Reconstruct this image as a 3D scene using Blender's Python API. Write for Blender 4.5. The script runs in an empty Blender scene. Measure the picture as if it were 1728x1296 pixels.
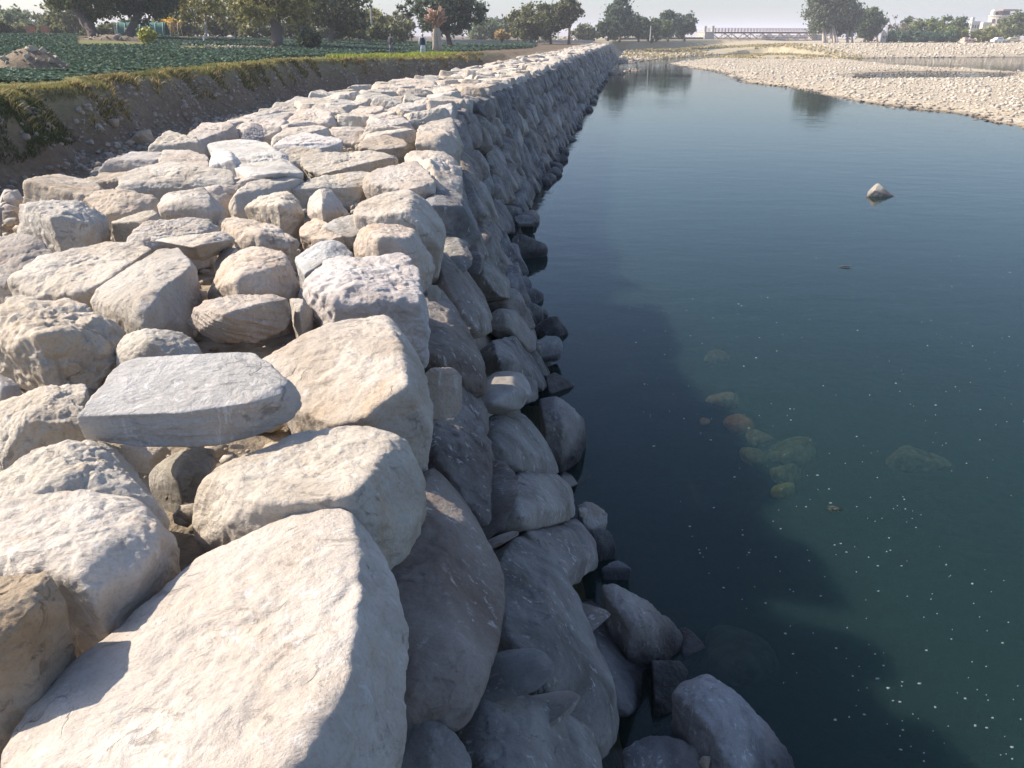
import bpy, bmesh, math, random
import numpy as np
from mathutils import Vector, Matrix

random.seed(11)
RNG = np.random.default_rng(11)
SC = bpy.context.scene
COL = SC.collection

# ------------------------------------------------------------------ camera, sky, sun, exposure
CAM_H, PITCH, FPX = 1.6, math.radians(24.37), 1298.0
HAZY = True
cam_d = bpy.data.cameras.new('camera')
cam = bpy.data.objects.new('camera', cam_d); COL.objects.link(cam)
cam.location = (0, 0, CAM_H)
cam.rotation_euler = (math.pi / 2 - PITCH, 0, 0)
cam_d.sensor_width = 36.0
cam_d.lens = 36.0 * FPX / 1728.0
cam_d.clip_start = 0.05
cam_d.clip_end = 20000
SC.camera = cam

SUN_AZ, SUN_EL = math.radians(-74), math.radians(39)      # azimuth from +Y, negative = left
W = bpy.data.worlds.new('World'); SC.world = W; W.use_nodes = True
nt = W.node_tree
bg = nt.nodes['Background']
sky = nt.nodes.new('ShaderNodeTexSky'); sky.sky_type = 'NISHITA'; sky.sun_disc = False
sky.sun_elevation = SUN_EL; sky.sun_rotation = SUN_AZ
sky.altitude = 500; sky.air_density = 1.0; sky.dust_density = 2.6; sky.ozone_density = 3.2
nt.links.new(sky.outputs[0], bg.inputs[0]); bg.inputs[1].default_value = 0.122
sd = bpy.data.lights.new('sun', 'SUN'); sd.energy = 4.75; sd.angle = math.radians(0.55); sd.color = (1.0, 0.885, 0.73)
sun = bpy.data.objects.new('sun', sd); COL.objects.link(sun)
S = Vector((math.sin(SUN_AZ) * math.cos(SUN_EL), math.cos(SUN_AZ) * math.cos(SUN_EL), math.sin(SUN_EL)))
sun.rotation_euler = S.to_track_quat('Z', 'Y').to_euler()
sun.location = (-30, 20, 40)
SC.view_settings.view_transform = 'Standard'; SC.view_settings.look = 'None'
SC.view_settings.exposure = 0.78; SC.view_settings.gamma = 1.0
SC.cycles.max_bounces = 8; SC.cycles.volume_bounces = 1; SC.cycles.transparent_max_bounces = 12

WATER_Z = -3.0

# ------------------------------------------------------------------ helpers: geometry
cp, sp = math.cos(PITCH), math.sin(PITCH)
def ray(px, py):
    dx = (px - 864.0) / FPX; dy = (648.0 - py) / FPX
    return np.array([dx, cp + dy * sp, -sp + dy * cp])
def at_z(px, py, z):
    d = ray(px, py); t = (z - CAM_H) / d[2]
    return np.array([0, 0, CAM_H]) + d * t
def at_d(px, py, D):
    d = ray(px, py); t = D / (d[1] * cp - d[2] * sp)
    return np.array([0, 0, CAM_H]) + d * t
EY = np.array([-4, 0, 5, 10, 16, 20, 24, 30, 37, 50, 64, 100, 140, 172.])
EX = np.array([.15, -.13, -.48, -.83, -1.22, -1.28, -.80, .05, 1.05, 2.85, 4.8, 10.0, 15.8, 20.5])
def edge_x(y):
    return (np.interp(y - .8, EY, EX) + np.interp(y, EY, EX) + np.interp(y + .8, EY, EX)) / 3
def at_face(px, py, dd):
    """first point where the line of sight meets the battered, curved wall face moved out by dd"""
    d = ray(px, py); o = np.array([0, 0, CAM_H]); t = np.arange(.8, 90, .02)
    P = o + t[:, None] * d
    g = P[:, 0] - edge_x(P[:, 1]) + .45 * P[:, 2] - dd
    k = np.nonzero((g < 0) | (P[:, 2] < -3.25))[0]
    return P[k[0]] if len(k) else P[-1]
def project(P):
    P = np.asarray(P, float); x = P[..., 0]; y = P[..., 1]; z = P[..., 2] - CAM_H
    zc = y * cp - z * sp; yc = y * sp + z * cp
    zc = np.where(zc < 1e-3, 1e-3, zc)
    return 864 + FPX * x / zc, 648 - FPX * yc / zc, zc
def sstep(a, b, x):
    t = np.clip((np.asarray(x, float) - a) / (b - a), 0, 1); return t * t * (3 - 2 * t)

G3 = RNG.normal(size=(1024, 3)); G3 /= np.linalg.norm(G3, axis=1)[:, None]
PERM = RNG.permutation(1024)
def perlin(p):
    i = np.floor(p).astype(np.int64); f = p - i
    u = f * f * f * (f * (f * 6 - 15) + 10)
    def g(ox, oy, oz):
        h = PERM[(i[:, 0] + ox) & 1023]; h = PERM[(h + i[:, 1] + oy) & 1023]; h = PERM[(h + i[:, 2] + oz) & 1023]
        gg = G3[h]; return gg[:, 0] * (f[:, 0] - ox) + gg[:, 1] * (f[:, 1] - oy) + gg[:, 2] * (f[:, 2] - oz)
    def lerp(a, b, t): return a + (b - a) * t
    x00 = lerp(g(0,0,0), g(1,0,0), u[:,0]); x10 = lerp(g(0,1,0), g(1,1,0), u[:,0])
    x01 = lerp(g(0,0,1), g(1,0,1), u[:,0]); x11 = lerp(g(0,1,1), g(1,1,1), u[:,0])
    return lerp(lerp(x00, x10, u[:,1]), lerp(x01, x11, u[:,1]), u[:,2])
def fbm(p, o=4, lac=2.03, gain=.5):
    s = np.zeros(len(p)); a = 1.0
    for k in range(o):
        s += a * perlin(p + 17.3 * k); p = p * lac; a *= gain
    return s

def obj(name, verts, faces, mat=None, parent=None, smooth=True, tint=None):
    """link one mesh object; faces: (N,3) or (N,4) array or list"""
    me = bpy.data.meshes.new(name)
    verts = np.asarray(verts, np.float32)
    if isinstance(faces, np.ndarray):
        n, k = faces.shape
        me.vertices.add(len(verts)); me.vertices.foreach_set('co', verts.ravel())
        me.loops.add(n * k); me.loops.foreach_set('vertex_index', faces.astype(np.int32).ravel())
        me.polygons.add(n); me.polygons.foreach_set('loop_start', np.arange(0, n * k, k, dtype=np.int32))
        me.update(calc_edges=True)
    else:
        me.from_pydata([tuple(map(float, v)) for v in verts], [], faces)
    if smooth:
        me.polygons.foreach_set('use_smooth', np.ones(len(me.polygons), bool))
    if tint is not None:
        a = me.color_attributes.new('tint', 'FLOAT_COLOR', 'POINT')
        t = np.ones((len(verts), 4), np.float32); t[:, :3] = tint
        a.data.foreach_set('color', t.ravel())
    me.validate()
    o = bpy.data.objects.new(name, me); COL.objects.link(o)
    if mat: me.materials.append(mat)
    if parent: o.parent = parent
    return o
def tag(o, label=None, cat=None, group=None, kind=None):
    if label: o['label'] = label
    if cat: o['category'] = cat
    if group: o['group'] = group
    if kind: o['kind'] = kind
    return o
def empty(name, loc, rz=0):
    o = bpy.data.objects.new(name, None); COL.objects.link(o); o.location = loc; o.rotation_euler = (0, 0, rz)
    o.empty_display_size = .2
    return o

class MB:
    """collects boxes, tubes and lathes; build() links them as ONE mesh object"""
    def __init__(s): s.v = []; s.f = []
    def add(s, vs, fs):
        b = len(s.v); s.v += [tuple(map(float, v)) for v in vs]; s.f += [tuple(i + b for i in f) for f in fs]
    def box(s, c, size, rz=0, taper=1.0):
        hx, hy, hz = size[0] / 2, size[1] / 2, size[2] / 2; cs, sn = math.cos(rz), math.sin(rz); vs = []
        for z, k in ((-hz, 1), (hz, taper)):
            for x, y in ((-hx, -hy), (hx, -hy), (hx, hy), (-hx, hy)):
                x *= k; y *= k
                vs.append((c[0] + x * cs - y * sn, c[1] + x * sn + y * cs, c[2] + z))
        s.add(vs, [(0,3,2,1),(4,5,6,7),(0,1,5,4),(1,2,6,5),(2,3,7,6),(3,0,4,7)])
    def tube(s, pts, radii, n=8, cap=True):
        pts = [Vector(p) for p in pts]; b = len(s.v); m = len(pts)
        if not hasattr(radii, '__len__'): radii = [radii] * m
        ref = None
        for i, p in enumerate(pts):
            t = (pts[min(i + 1, m - 1)] - pts[max(i - 1, 0)]).normalized()
            if ref is None:
                ref = Vector((1, 0, 0)) if abs(t.x) < .8 else Vector((0, 1, 0))
            u = (ref - t * ref.dot(t)).normalized(); w = t.cross(u); ref = u
            for k in range(n):
                a = 2 * math.pi * k / n
                s.v.append(tuple(p + (u * math.cos(a) + w * math.sin(a)) * radii[i]))
        for i in range(m - 1):
            for k in range(n):
                a = b + i * n + k; c = b + i * n + (k + 1) % n
                s.f.append((a, c, c + n, a + n))
        if cap:
            s.f.append(tuple(b + k for k in reversed(range(n)))); s.f.append(tuple(b + (m - 1) * n + k for k in range(n)))
    def build(s, name, mat=None, parent=None, smooth=False):
        return obj(name, s.v, s.f, mat, parent, smooth)

# ------------------------------------------------------------------ helpers: materials
def new_mat(name):
    m = bpy.data.materials.new(name); m.use_nodes = True
    n = m.node_tree; b = n.nodes['Principled BSDF']
    return m, n, b
def N(n, t, **kw):
    x = n.nodes.new(t)
    for k, v in kw.items(): setattr(x, k, v)
    return x
def noise(n, vec, scale, detail=6, rough=.55, dist=0):
    x = N(n, 'ShaderNodeTexNoise'); x.inputs['Scale'].default_value = scale; x.inputs['Detail'].default_value = detail
    x.inputs['Roughness'].default_value = rough; x.inputs['Distortion'].default_value = dist
    if vec is not None: n.links.new(vec, x.inputs['Vector'])
    return x.outputs['Fac']
def ramp(n, fac, stops):
    r = N(n, 'ShaderNodeValToRGB'); e = r.color_ramp.elements
    while len(e) < len(stops): e.new(.5)
    for k, (p, c) in enumerate(stops):
        e[k].position = p; e[k].color = (c, c, c, 1) if not hasattr(c, '__len__') else (*c, 1)
    n.links.new(fac, r.inputs[0]); return r.outputs[0]
def mixc(n, fac, a, b, blend='MIX'):
    x = N(n, 'ShaderNodeMix', data_type='RGBA', blend_type=blend)
    for sock, v in ((x.inputs[0], fac), (x.inputs[6], a), (x.inputs[7], b)):
        if hasattr(v, 'is_output') or isinstance(v, bpy.types.NodeSocket): n.links.new(v, sock)
        elif hasattr(v, '__len__'): sock.default_value = (*v, 1)
        else: sock.default_value = v
    return x.outputs[2]
def math_(n, op, a, b=None, clamp=False):
    x = N(n, 'ShaderNodeMath', operation=op); x.use_clamp = clamp
    for sock, v in ((x.inputs[0], a), (x.inputs[1], b)):
        if v is None: continue
        if isinstance(v, bpy.types.NodeSocket): n.links.new(v, sock)
        else: sock.default_value = v
    return x.outputs[0]
def bump(n, height, strength, dist, normal=None):
    x = N(n, 'ShaderNodeBump'); x.inputs['Strength'].default_value = strength; x.inputs['Distance'].default_value = dist
    n.links.new(height, x.inputs['Height'])
    if normal is not None: n.links.new(normal, x.inputs['Normal'])
    return x.outputs[0]

def rock_material(name, attr=False, wet=True, grain=1.0, fleck=1.0):
    m, n, b = new_mat(name)
    tc = N(n, 'ShaderNodeTexCoord'); oi = N(n, 'ShaderNodeObjectInfo')
    sc = N(n, 'ShaderNodeVectorMath', operation='ADD'); n.links.new(tc.outputs['Object'], sc.inputs[0])
    mul = N(n, 'ShaderNodeVectorMath', operation='SCALE'); cx = N(n, 'ShaderNodeCombineXYZ')
    for k in range(3): n.links.new(oi.outputs['Random'], cx.inputs[k])
    n.links.new(cx.outputs[0], mul.inputs[0]); mul.inputs['Scale'].default_value = 71.0
    n.links.new(mul.outputs[0], sc.inputs[1]); v = sc.outputs[0]
    if attr:
        at = N(n, 'ShaderNodeAttribute', attribute_name='tint'); base = at.outputs['Color']
    else:
        base = oi.outputs['Color']
    big = noise(n, v, 2.1, 8, .62, .4); mid = noise(n, v, 9, 8, .65); fine = noise(n, v, 70, 5, .7)
    stain = noise(n, v, 3.3, 7, .6, .8)
    c = mixc(n, ramp(n, big, [(.36, 0.0), (.66, 1.0)]), mixc(n, 1.0, base, (.80, .78, .76), 'MULTIPLY'), mixc(n, .22, base, (.72, .70, .67)))
    c = mixc(n, math_(n, 'MULTIPLY', ramp(n, stain, [(.56, 0.0), (.74, 1.0)]), .5), c, mixc(n, 1.0, base, (.95, .74, .52), 'MULTIPLY'))
    mpx = N(n, 'ShaderNodeMapping'); mpx.inputs['Rotation'].default_value = (.5, .35, .8); mpx.inputs['Scale'].default_value = (1, 1, .22); n.links.new(v, mpx.inputs[0])
    streak = noise(n, mpx.outputs[0], 26, 5, .6, .6); clus = noise(n, v, 2.6, 4, .55)
    c = mixc(n, math_(n, 'MULTIPLY', math_(n, 'MULTIPLY', ramp(n, streak, [(.575, 0.0), (.66, 1.0)]), ramp(n, clus, [(.44, 0.0), (.58, 1.0)])), .6 * fleck), c, (.62, .62, .62))      # pale lime flecks
    c = mixc(n, ramp(n, fine, [(.28, 0.0), (.52, 1.0)]), mixc(n, 1.0, c, (.80, .78, .76), 'MULTIPLY'), c)
    # flaky pits gathered in patches, short cracks
    mp2 = N(n, 'ShaderNodeMapping'); mp2.inputs['Rotation'].default_value = (.3, 1.1, .2); mp2.inputs['Scale'].default_value = (.45, 1, 1); n.links.new(v, mp2.inputs[0])
    fl = noise(n, mp2.outputs[0], 17, 6, .66, 1.0); clu2 = noise(n, v, 3.1, 5, .6)
    pits = math_(n, 'MULTIPLY', ramp(n, fl, [(.55, 0.0), (.66, 1.0)]), ramp(n, clu2, [(.50, 0.0), (.60, 1.0)]))
    vo = N(n, 'ShaderNodeTexVoronoi', feature='DISTANCE_TO_EDGE'); vo.inputs['Scale'].default_value = 1.9
    vd = N(n, 'ShaderNodeVectorMath', operation='ADD'); n.links.new(v, vd.inputs[0])
    nz = N(n, 'ShaderNodeTexNoise'); nz.inputs['Scale'].default_value = 4; nz.inputs['Detail'].default_value = 8; n.links.new(v, nz.inputs['Vector'])
    vs = N(n, 'ShaderNodeVectorMath', operation='SCALE'); vs.inputs['Scale'].default_value = .5; n.links.new(nz.outputs['Color'], vs.inputs[0])
    n.links.new(vs.outputs[0], vd.inputs[1]); n.links.new(vd.outputs[0], vo.inputs['Vector'])
    crack = math_(n, 'MULTIPLY', ramp(n, vo.outputs['Distance'], [(0.0, 1.0), (.009, 0.0)]), ramp(n, noise(n, v, 2.2, 3), [(.60, 0.0), (.68, 1.0)]))
    c = mixc(n, math_(n, 'MULTIPLY', math_(n, 'MAXIMUM', pits, crack), .5), c, mixc(n, 1.0, c, (.45, .42, .40), 'MULTIPLY'))
    if wet:
        gp = N(n, 'ShaderNodeNewGeometry'); sx = N(n, 'ShaderNodeSeparateXYZ'); n.links.new(gp.outputs['Position'], sx.inputs[0])
        zz = math_(n, 'ADD', sx.outputs[2], math_(n, 'MULTIPLY', big, .35))
        wt = N(n, 'ShaderNodeMapRange'); wt.inputs['From Min'].default_value = WATER_Z + .5; wt.inputs['From Max'].default_value = WATER_Z + .26
        n.links.new(zz, wt.inputs['Value']); wf = wt.outputs[0]
        c = mixc(n, wf, c, mixc(n, 1.0, c, (.30, .30, .32), 'MULTIPLY'))
        n.links.new(math_(n, 'SUBTRACT', .92, math_(n, 'MULTIPLY', wf, .55)), b.inputs['Roughness'])
    else:
        b.inputs['Roughness'].default_value = .92
    n.links.new(c, b.inputs['Base Color']); b.inputs['Specular IOR Level'].default_value = .25
    h = math_(n, 'ADD', noise(n, v, 4.2, 13, .64, .25), math_(n, 'MULTIPLY', noise(n, mp2.outputs[0], 11, 10, .7, .5), .35))
    h = math_(n, 'SUBTRACT', h, math_(n, 'MULTIPLY', pits, .16)); h = math_(n, 'SUBTRACT', h, math_(n, 'MULTIPLY', crack, .25))
    n.links.new(bump(n, h, .75 * grain, .075), b.inputs['Normal'])
    return m
M_ROCK = rock_material('limestone')
M_COB = rock_material('river_stone', grain=.25)
M_ROCKA = rock_material('limestone_far', attr=True)

def leaf_material(name, rough=.55, transl=.35, spec=.3):
    m, n, b = new_mat(name)
    oi = N(n, 'ShaderNodeObjectInfo'); ge = N(n, 'ShaderNodeNewGeometry')
    c = mixc(n, ge.outputs['Random Per Island'], mixc(n, 1.0, oi.outputs['Color'], (.62, .66, .66), 'MULTIPLY'), mixc(n, 1.0, oi.outputs['Color'], (1.5, 1.42, 1.25), 'MULTIPLY'))
    n.links.new(c, b.inputs['Base Color']); b.inputs['Roughness'].default_value = rough; b.inputs['Specular IOR Level'].default_value = spec
    tr = N(n, 'ShaderNodeBsdfTranslucent'); n.links.new(c, tr.inputs[0])
    mx = N(n, 'ShaderNodeMixShader'); mx.inputs[0].default_value = transl
    n.links.new(b.outputs[0], mx.inputs[1]); n.links.new(tr.outputs[0], mx.inputs[2])
    n.links.new(mx.outputs[0], n.nodes['Material Output'].inputs[0])
    return m
M_LEAF = leaf_material('foliage')
M_CAB = leaf_material('cabbage_leaf', .75, .2, .15)
M_GRASS = leaf_material('grass_blade', .7, .3, .2)

def plain(name, col, rough=.8, var=.25, scale=12, bmp=.3, dist=.01, metal=0):
    m, n, b = new_mat(name); tc = N(n, 'ShaderNodeTexCoord'); v = tc.outputs['Object']
    f = noise(n, v, scale, 6, .6)
    lo = tuple(x * (1 - var) for x in col); hi = tuple(min(1, x * (1 + var)) for x in col)
    n.links.new(mixc(n, ramp(n, f, [(.3, 0.0), (.7, 1.0)]), lo, hi), b.inputs['Base Color'])
    b.inputs['Roughness'].default_value = rough; b.inputs['Metallic'].default_value = metal
    if bmp: n.links.new(bump(n, f, bmp, dist), b.inputs['Normal'])
    return m
M_BARK = plain('bark', (.13, .10, .08), .95, .4, 14, .8, .05)
M_BARKP = plain('pale_bark', (.42, .36, .30), .9, .3, 10, .5, .04)

# ------------------------------------------------------------------ rock builder
ICO = {}
def ico(level):
    if level not in ICO:
        bm = bmesh.new(); bmesh.ops.create_icosphere(bm, subdivisions=level, radius=1)
        bm.verts.ensure_lookup_table()
        v = np.array([x.co[:] for x in bm.verts]); f = np.array([[q.index for q in fc.verts] for fc in bm.faces], np.int32)
        bm.free(); ICO[level] = (v / np.linalg.norm(v, axis=1)[:, None], f)
    return ICO[level]
def hull_planes(P):
    bm = bmesh.new()
    for p in P: bm.verts.new(p)
    bmesh.ops.convex_hull(bm, input=list(bm.verts))
    bmesh.ops.dissolve_limit(bm, angle_limit=math.radians(7), verts=list(bm.verts), edges=list(bm.edges))
    bm.normal_update()
    used = [v for v in bm.verts if v.link_faces]
    H = np.array([v.co[:] for v in used])
    c = H.mean(0)
    nn, dd = [], []
    for f in bm.faces:
        n = np.array(f.normal[:]); d = float(np.dot(n, np.array(f.calc_center_median()[:]) - c))
        if d < 0: n, d = -n, -d
        if f.calc_area() < 1e-6: continue
        nn.append(n); dd.append(max(d, .015))
    bm.free()
    return c, np.array(nn), np.array(dd), H
def rock_mesh(P, p=14, level=5, seed=0, rough=1.0, strata=0, chips=3, facets=None):
    if facets is None: facets = 0 if rough < .4 else 9 if p > 9 else 5
    P = np.asarray(P, float)
    rs = np.random.default_rng(seed)
    c, n, d, H = hull_planes(P)
    size = float(np.mean(np.sort(np.ptp(H, axis=0))[-2:]))
    for _ in range(chips):                                   # knock a few corners off
        v = H[rs.integers(len(H))] - c; L = np.linalg.norm(v)
        if L < 1e-4: continue
        q = v / L + rs.normal(size=3) * .25; q /= np.linalg.norm(q)
        s = float(np.max((H - c) @ q))
        n = np.vstack([n, q]); d = np.append(d, s * rs.uniform(.82, .93))
    for _ in range(facets):                                  # broken faces all round
        q = rs.normal(size=3); q /= np.linalg.norm(q); s = float(np.max((H - c) @ q))
        n = np.vstack([n, q]); d = np.append(d, s * rs.uniform(.88, .99))
    cov = np.cov((H - c).T) + np.eye(3) * 1e-5
    w, U = np.linalg.eigh(cov); M = U @ np.diag(np.sqrt(w)) @ U.T
    u, f = ico(level)
    dr = u @ M.T; dr /= np.linalg.norm(dr, axis=1)[:, None]
    t = np.clip(dr @ (n / d[:, None]).T, 0, None)
    tm = t.max(1)
    p = p * 3.2
    r = 1 / (tm * (np.sum((t / tm[:, None]) ** p, axis=1)) ** (1 / p)) * (1.01 + .55 / p)
    r = np.minimum(r, 1.08 * np.linalg.norm(H - c, axis=1).max())
    X = dr * r[:, None]
    # surface relief along the radial direction
    off = rs.uniform(-50, 50, 3)
    amp = size * rough
    disp = .020 * amp * fbm(X / size * 2.2 + off, 3)
    rid = 1 - np.abs(fbm(X / size * 3.7 + off + 9, 3)) * 2
    disp += -.014 * amp * np.clip(rid - .6, 0, 1) * 2
    if level >= 5:
        disp += .013 * amp * fbm(X / size * 8 + off + 3, 4)
    if level >= 6:
        disp += .0055 * amp * fbm(X / size * 28 + off + 5, 3)
    if level >= 5 and rough >= .4:                            # broken plates: small ledges with a sharp lip
        q = fbm(X / size * 2.6 + off + 21, 4) * 3.4; k_ = np.floor(q); disp += .0075 * amp * (k_ + sstep(.38, .62, q - k_))
    if strata:
        ax = rs.normal(size=3) * .25 + np.array([0, .25, 1.0]); ax /= np.linalg.norm(ax)
        h = X @ ax; hh = X - h[:, None] * ax
        q = hh / size * 1.2 + ax * (h / size * 16)[:, None] + off
        disp += strata * .022 * size * fbm(q, 4)
    X = X + dr * disp[:, None]
    return c, X, f
def level_for(P):
    x, y, z = project(np.asarray(P)); px = max(np.ptp(x), np.ptp(y)) * 1024 / 1728
    return 7 if px > 95 else 6 if px > 34 else 5 if px > 15 else 4
ALB = {'w': (.53, .48, .415), 'c': (.53, .465, .395), 't': (.48, .405, .32), 'g': (.44, .415, .38), 'b': (.25, .195, .15),
       'd': (.20, .20, .205), 'm': (.30, .275, .255), 'n': (.265, .225, .205), 'l': (.465, .435, .39), 's': (.40, .395, .385), 'k': (.09, .09, .095)}
def rock_obj(name, P, col, p=14, seed=0, rough=1.0, strata=0, level=None, mat=None, chips=3, facets=None):
    c, X, f = rock_mesh(P, p, level or level_for(P), seed, rough, strata, chips, facets)
    o = obj(name, X, f, mat or M_ROCK); o.location = c
    rs = random.Random(seed)
    k = rs.uniform(.93, 1.06); cc = ALB[col] if isinstance(col, str) else col
    o.color = (cc[0] * k, cc[1] * k * rs.uniform(.985, 1.01), cc[2] * k * rs.uniform(.97, 1.02), 1)
    return o
MASKS = []                                                   # image polygons already taken by a placed rock
def in_mask(x, y):
    for poly in MASKS:
        ins = False; j = len(poly) - 1
        for i in range(len(poly)):
            xi, yi = poly[i]; xj, yj = poly[j]
            if (yi > y) != (yj > y) and x < (xj - xi) * (y - yi) / (yj - yi) + xi: ins = not ins
            j = i
        if ins: return True
    return False
def hull2(pts):
    pts = sorted(set(map(tuple, pts)))
    def half(ps):
        h = []
        for p in ps:
            while len(h) > 1 and (h[-1][0]-h[-2][0])*(p[1]-h[-2][1]) - (h[-1][1]-h[-2][1])*(p[0]-h[-2][0]) <= 0: h.pop()
            h.append(p)
        return h[:-1]
    return half(pts) + half(pts[::-1])
SEED = [100]
GT = 'boulders paving the top of the wall'; GF = 'stones facing the wall above the water'; GW = 'stones lying at the foot of the wall in the water'
def T(label, col, spec, p=14, ext=.35, rough=1.0, strata=0, name='boulder', cat='boulder', group=GT, mat=None, chips=3, shrink=.8):
    """a boulder of the wall top: visible corners as (photo x, photo y, height above the wall top)"""
    SEED[0] += 1
    V = np.array([at_z(*s) for s in spec]); c = V.mean(0)
    if ext > 0:
        B = c + shrink * (V - c); B[:, 2] = V[:, 2].min() - ext; V = np.vstack([V, B])
    o = rock_obj(name, V, col, p, SEED[0], rough, strata, mat=mat, chips=chips)
    MASKS.append(hull2([(s[0], s[1]) for s in spec]))
    return tag(o, label, cat, group)
def F(label, col, outline, p=9, bulge=.12, d0=-.25, d1=0.0, ext=.35, rough=1.0, strata=0, name='facing_stone', mat=None, group=GF, chips=2):
    """a stone of the shaded face: outline in photo pixels laid on the battered face, tucked in on its left side"""
    SEED[0] += 1
    o2 = np.array(outline, float); x0, x1 = o2[:, 0].min(), o2[:, 0].max(); cc = o2.mean(0)
    nrm = np.array([1, .0695, .45]); nrm /= np.linalg.norm(nrm)
    V = [at_face(x, y, d0 + (d1 - d0) * (x - x0) / (x1 - x0)) for x, y in o2]
    for x, y in cc + .55 * (o2 - cc):
        V.append(at_face(x, y, d0 + (d1 - d0) * (x - x0) / (x1 - x0)) + nrm * bulge * .9)
    V = np.array(V); c = V.mean(0); V[:len(o2)] = c + .95 * (V[:len(o2)] - c)
    B = c + .8 * (V - c) - nrm * ext
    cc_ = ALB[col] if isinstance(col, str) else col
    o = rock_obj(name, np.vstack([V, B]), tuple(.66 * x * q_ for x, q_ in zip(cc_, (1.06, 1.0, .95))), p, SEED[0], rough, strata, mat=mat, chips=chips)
    MASKS.append(hull2(outline))
    return tag(o, label, 'wall stone', group)

# ------------------------------------------------------------------ boulders of the wall top, nearest first
T('biggest cream boulder in the lower left corner, broad flat top running out of the picture', 'w',
  [(548,850,.16),(588,868,.17),(602,935,.19),(606,1010,.2),(595,1080,.2),(588,1160,.19),(530,1235,.19),(455,1300,.18),(380,1420,.16),
   (420,897,.1),(325,934,.05),(228,992,.0),(140,1082,-.03),(62,1170,-.06),(12,1240,-.08),(-25,1340,-.08),(60,1500,.02),
   (622,895,.06),(662,968,.02),(690,1060,-.01),(692,1130,-.03),(687,1225,-.06),(660,1310,-.08),(590,1450,.0)], 16, .35, .7)
T('rounded cream boulder with a dark broken right end, just beyond the biggest boulder', 'c',
  [(312,845,.04),(322,812,.08),(370,778,.12),(450,742,.14),(540,724,.15),(620,713,.15),(668,722,.15),(645,772,.2),(606,802,.2),(590,850,.2),(450,850,.18),(380,830,.15),
   (313,885,-.05),(330,918,-.1),(400,925,-.08),(700,742,.09),(718,775,.03),(723,815,-.02),(712,862,-.04),(690,905,-.06),(656,935,-.08),(600,930,.0)], 12, .3, .8)
T('grey slab with a flat smooth top lying tilted across two boulders', 's',
  [(196,606,.34),(265,599,.35),(330,596,.36),(428,594,.36),(438,606,.36),(500,650,.33),(430,676,.32),(372,690,.31),(250,692,.29),(131,704,.28),(150,668,.3),
   (127,722,.22),(140,740,.17),(210,750,.15),(300,754,.13),(372,756,.13),(430,738,.14),(505,700,.18),(514,668,.24)], 30, 0, .42, 1.0, chips=2)
T('pale lumpy boulder below the left end of the grey slab, with a coarse ridged back', 'w',
  [(-40,820,.14),(0,788,.18),(60,754,.22),(112,742,.24),(172,765,.22),(200,788,.2),(240,830,.13),(292,878,.02),(140,850,.16),(0,870,.14),(188,750,.14),(218,785,.07),(100,800,.24)], 12, .4, 1.2, .4)
T('whitish boulder with a smooth rounded front standing between the brown boulder and the biggest boulder', 'w',
  [(-30,850,.16),(80,830,.19),(150,825,.2),(222,832,.18),(276,862,.14),(298,888,.1),(80,948,.2),(146,968,.2),(236,934,.16),(0,930,.18),
   (306,912,.0),(240,962,-.08),(172,1000,-.12),(116,1062,-.16),(90,1000,.05),(-40,990,.05)], 11, .3, .9)
T('brown weathered boulder cut off by the left edge low in the picture', (.33, .255, .18),
  [(-70,962,.22),(0,946,.24),(44,943,.24),(75,954,.23),(112,1018,.14),(102,1068,.06),(60,1155,-.04),(5,1245,-.12),(-60,1260,-.1),(-90,1060,.2),(20,1030,.26),(60,1010,.22)], 16, .3, .9)
T('small smooth cobble wedged in the hollow under the grey slab', (.42, .39, .33),
  [(249,800,-.08),(262,786,-.03),(292,764,.02),(330,754,.03),(362,756,.0),(352,790,-.04),(320,822,-.1),(280,838,-.16),(252,826,-.14),(300,800,.0)], 7, .12, .3, chips=0)
T('earthy brown stone deep in the shadow beneath the grey slab', 't',
  [(196,748,-.1),(286,750,-.1),(262,800,-.22),(232,800,-.22),(212,775,-.16),(250,770,-.12)], 10, .2, 1.2)
T('large smooth cream boulder on the wall edge behind the right end of the grey slab', 'c',
  [(436,608,.1),(488,567,.15),(543,543,.17),(600,535,.18),(652,532,.18),(670,580,.22),(688,628,.22),(688,662,.2),(640,692,.15),(560,716,.06),(500,690,.04),
   (688,556,.1),(708,596,.05),(725,640,.0),(733,690,-.04),(730,738,-.07),(715,757,-.08),(682,725,-.02),(520,715,-.02)], 13, .35, .75)
T('sandy boulder with a rough front, left of the grey slab', (.5, .45, .37),
  [(0,688,.08),(40,662,.11),(90,650,.13),(148,645,.12),(138,700,.12),(-50,700,.04),(0,785,-.06),(60,768,-.03),(122,738,.02),(50,700,.15)], 12, .35, 1.3)
T('small grey rounded stone at the left edge above the sandy boulder', 'g',
  [(-25,628,.05),(14,627,.06),(36,655,.0),(0,687,-.05),(-20,680,-.05),(5,648,.07)], 8, .25, .7)
T('coarse crumbly tan boulder with a broken face at the left edge of the picture', (.52, .455, .37),
  [(-30,510,.16),(0,500,.19),(60,502,.21),(130,515,.21),(180,525,.2),(215,552,.12),(60,560,.27),(150,560,.23),(190,600,.06),(150,643,-.05),(70,630,.0),(0,612,.0),(-50,600,.0)], 13, .35, 2.0, chips=4)
T('small whitish rounded boulder showing just above the grey slab', 'w',
  [(198,583,.1),(207,562,.14),(236,551,.17),(270,550,.17),(305,562,.14),(350,588,.06),(250,572,.18),(195,597,.04),(200,640,-.02),(345,640,-.02)], 10, .25, 1.1, .5)
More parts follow.
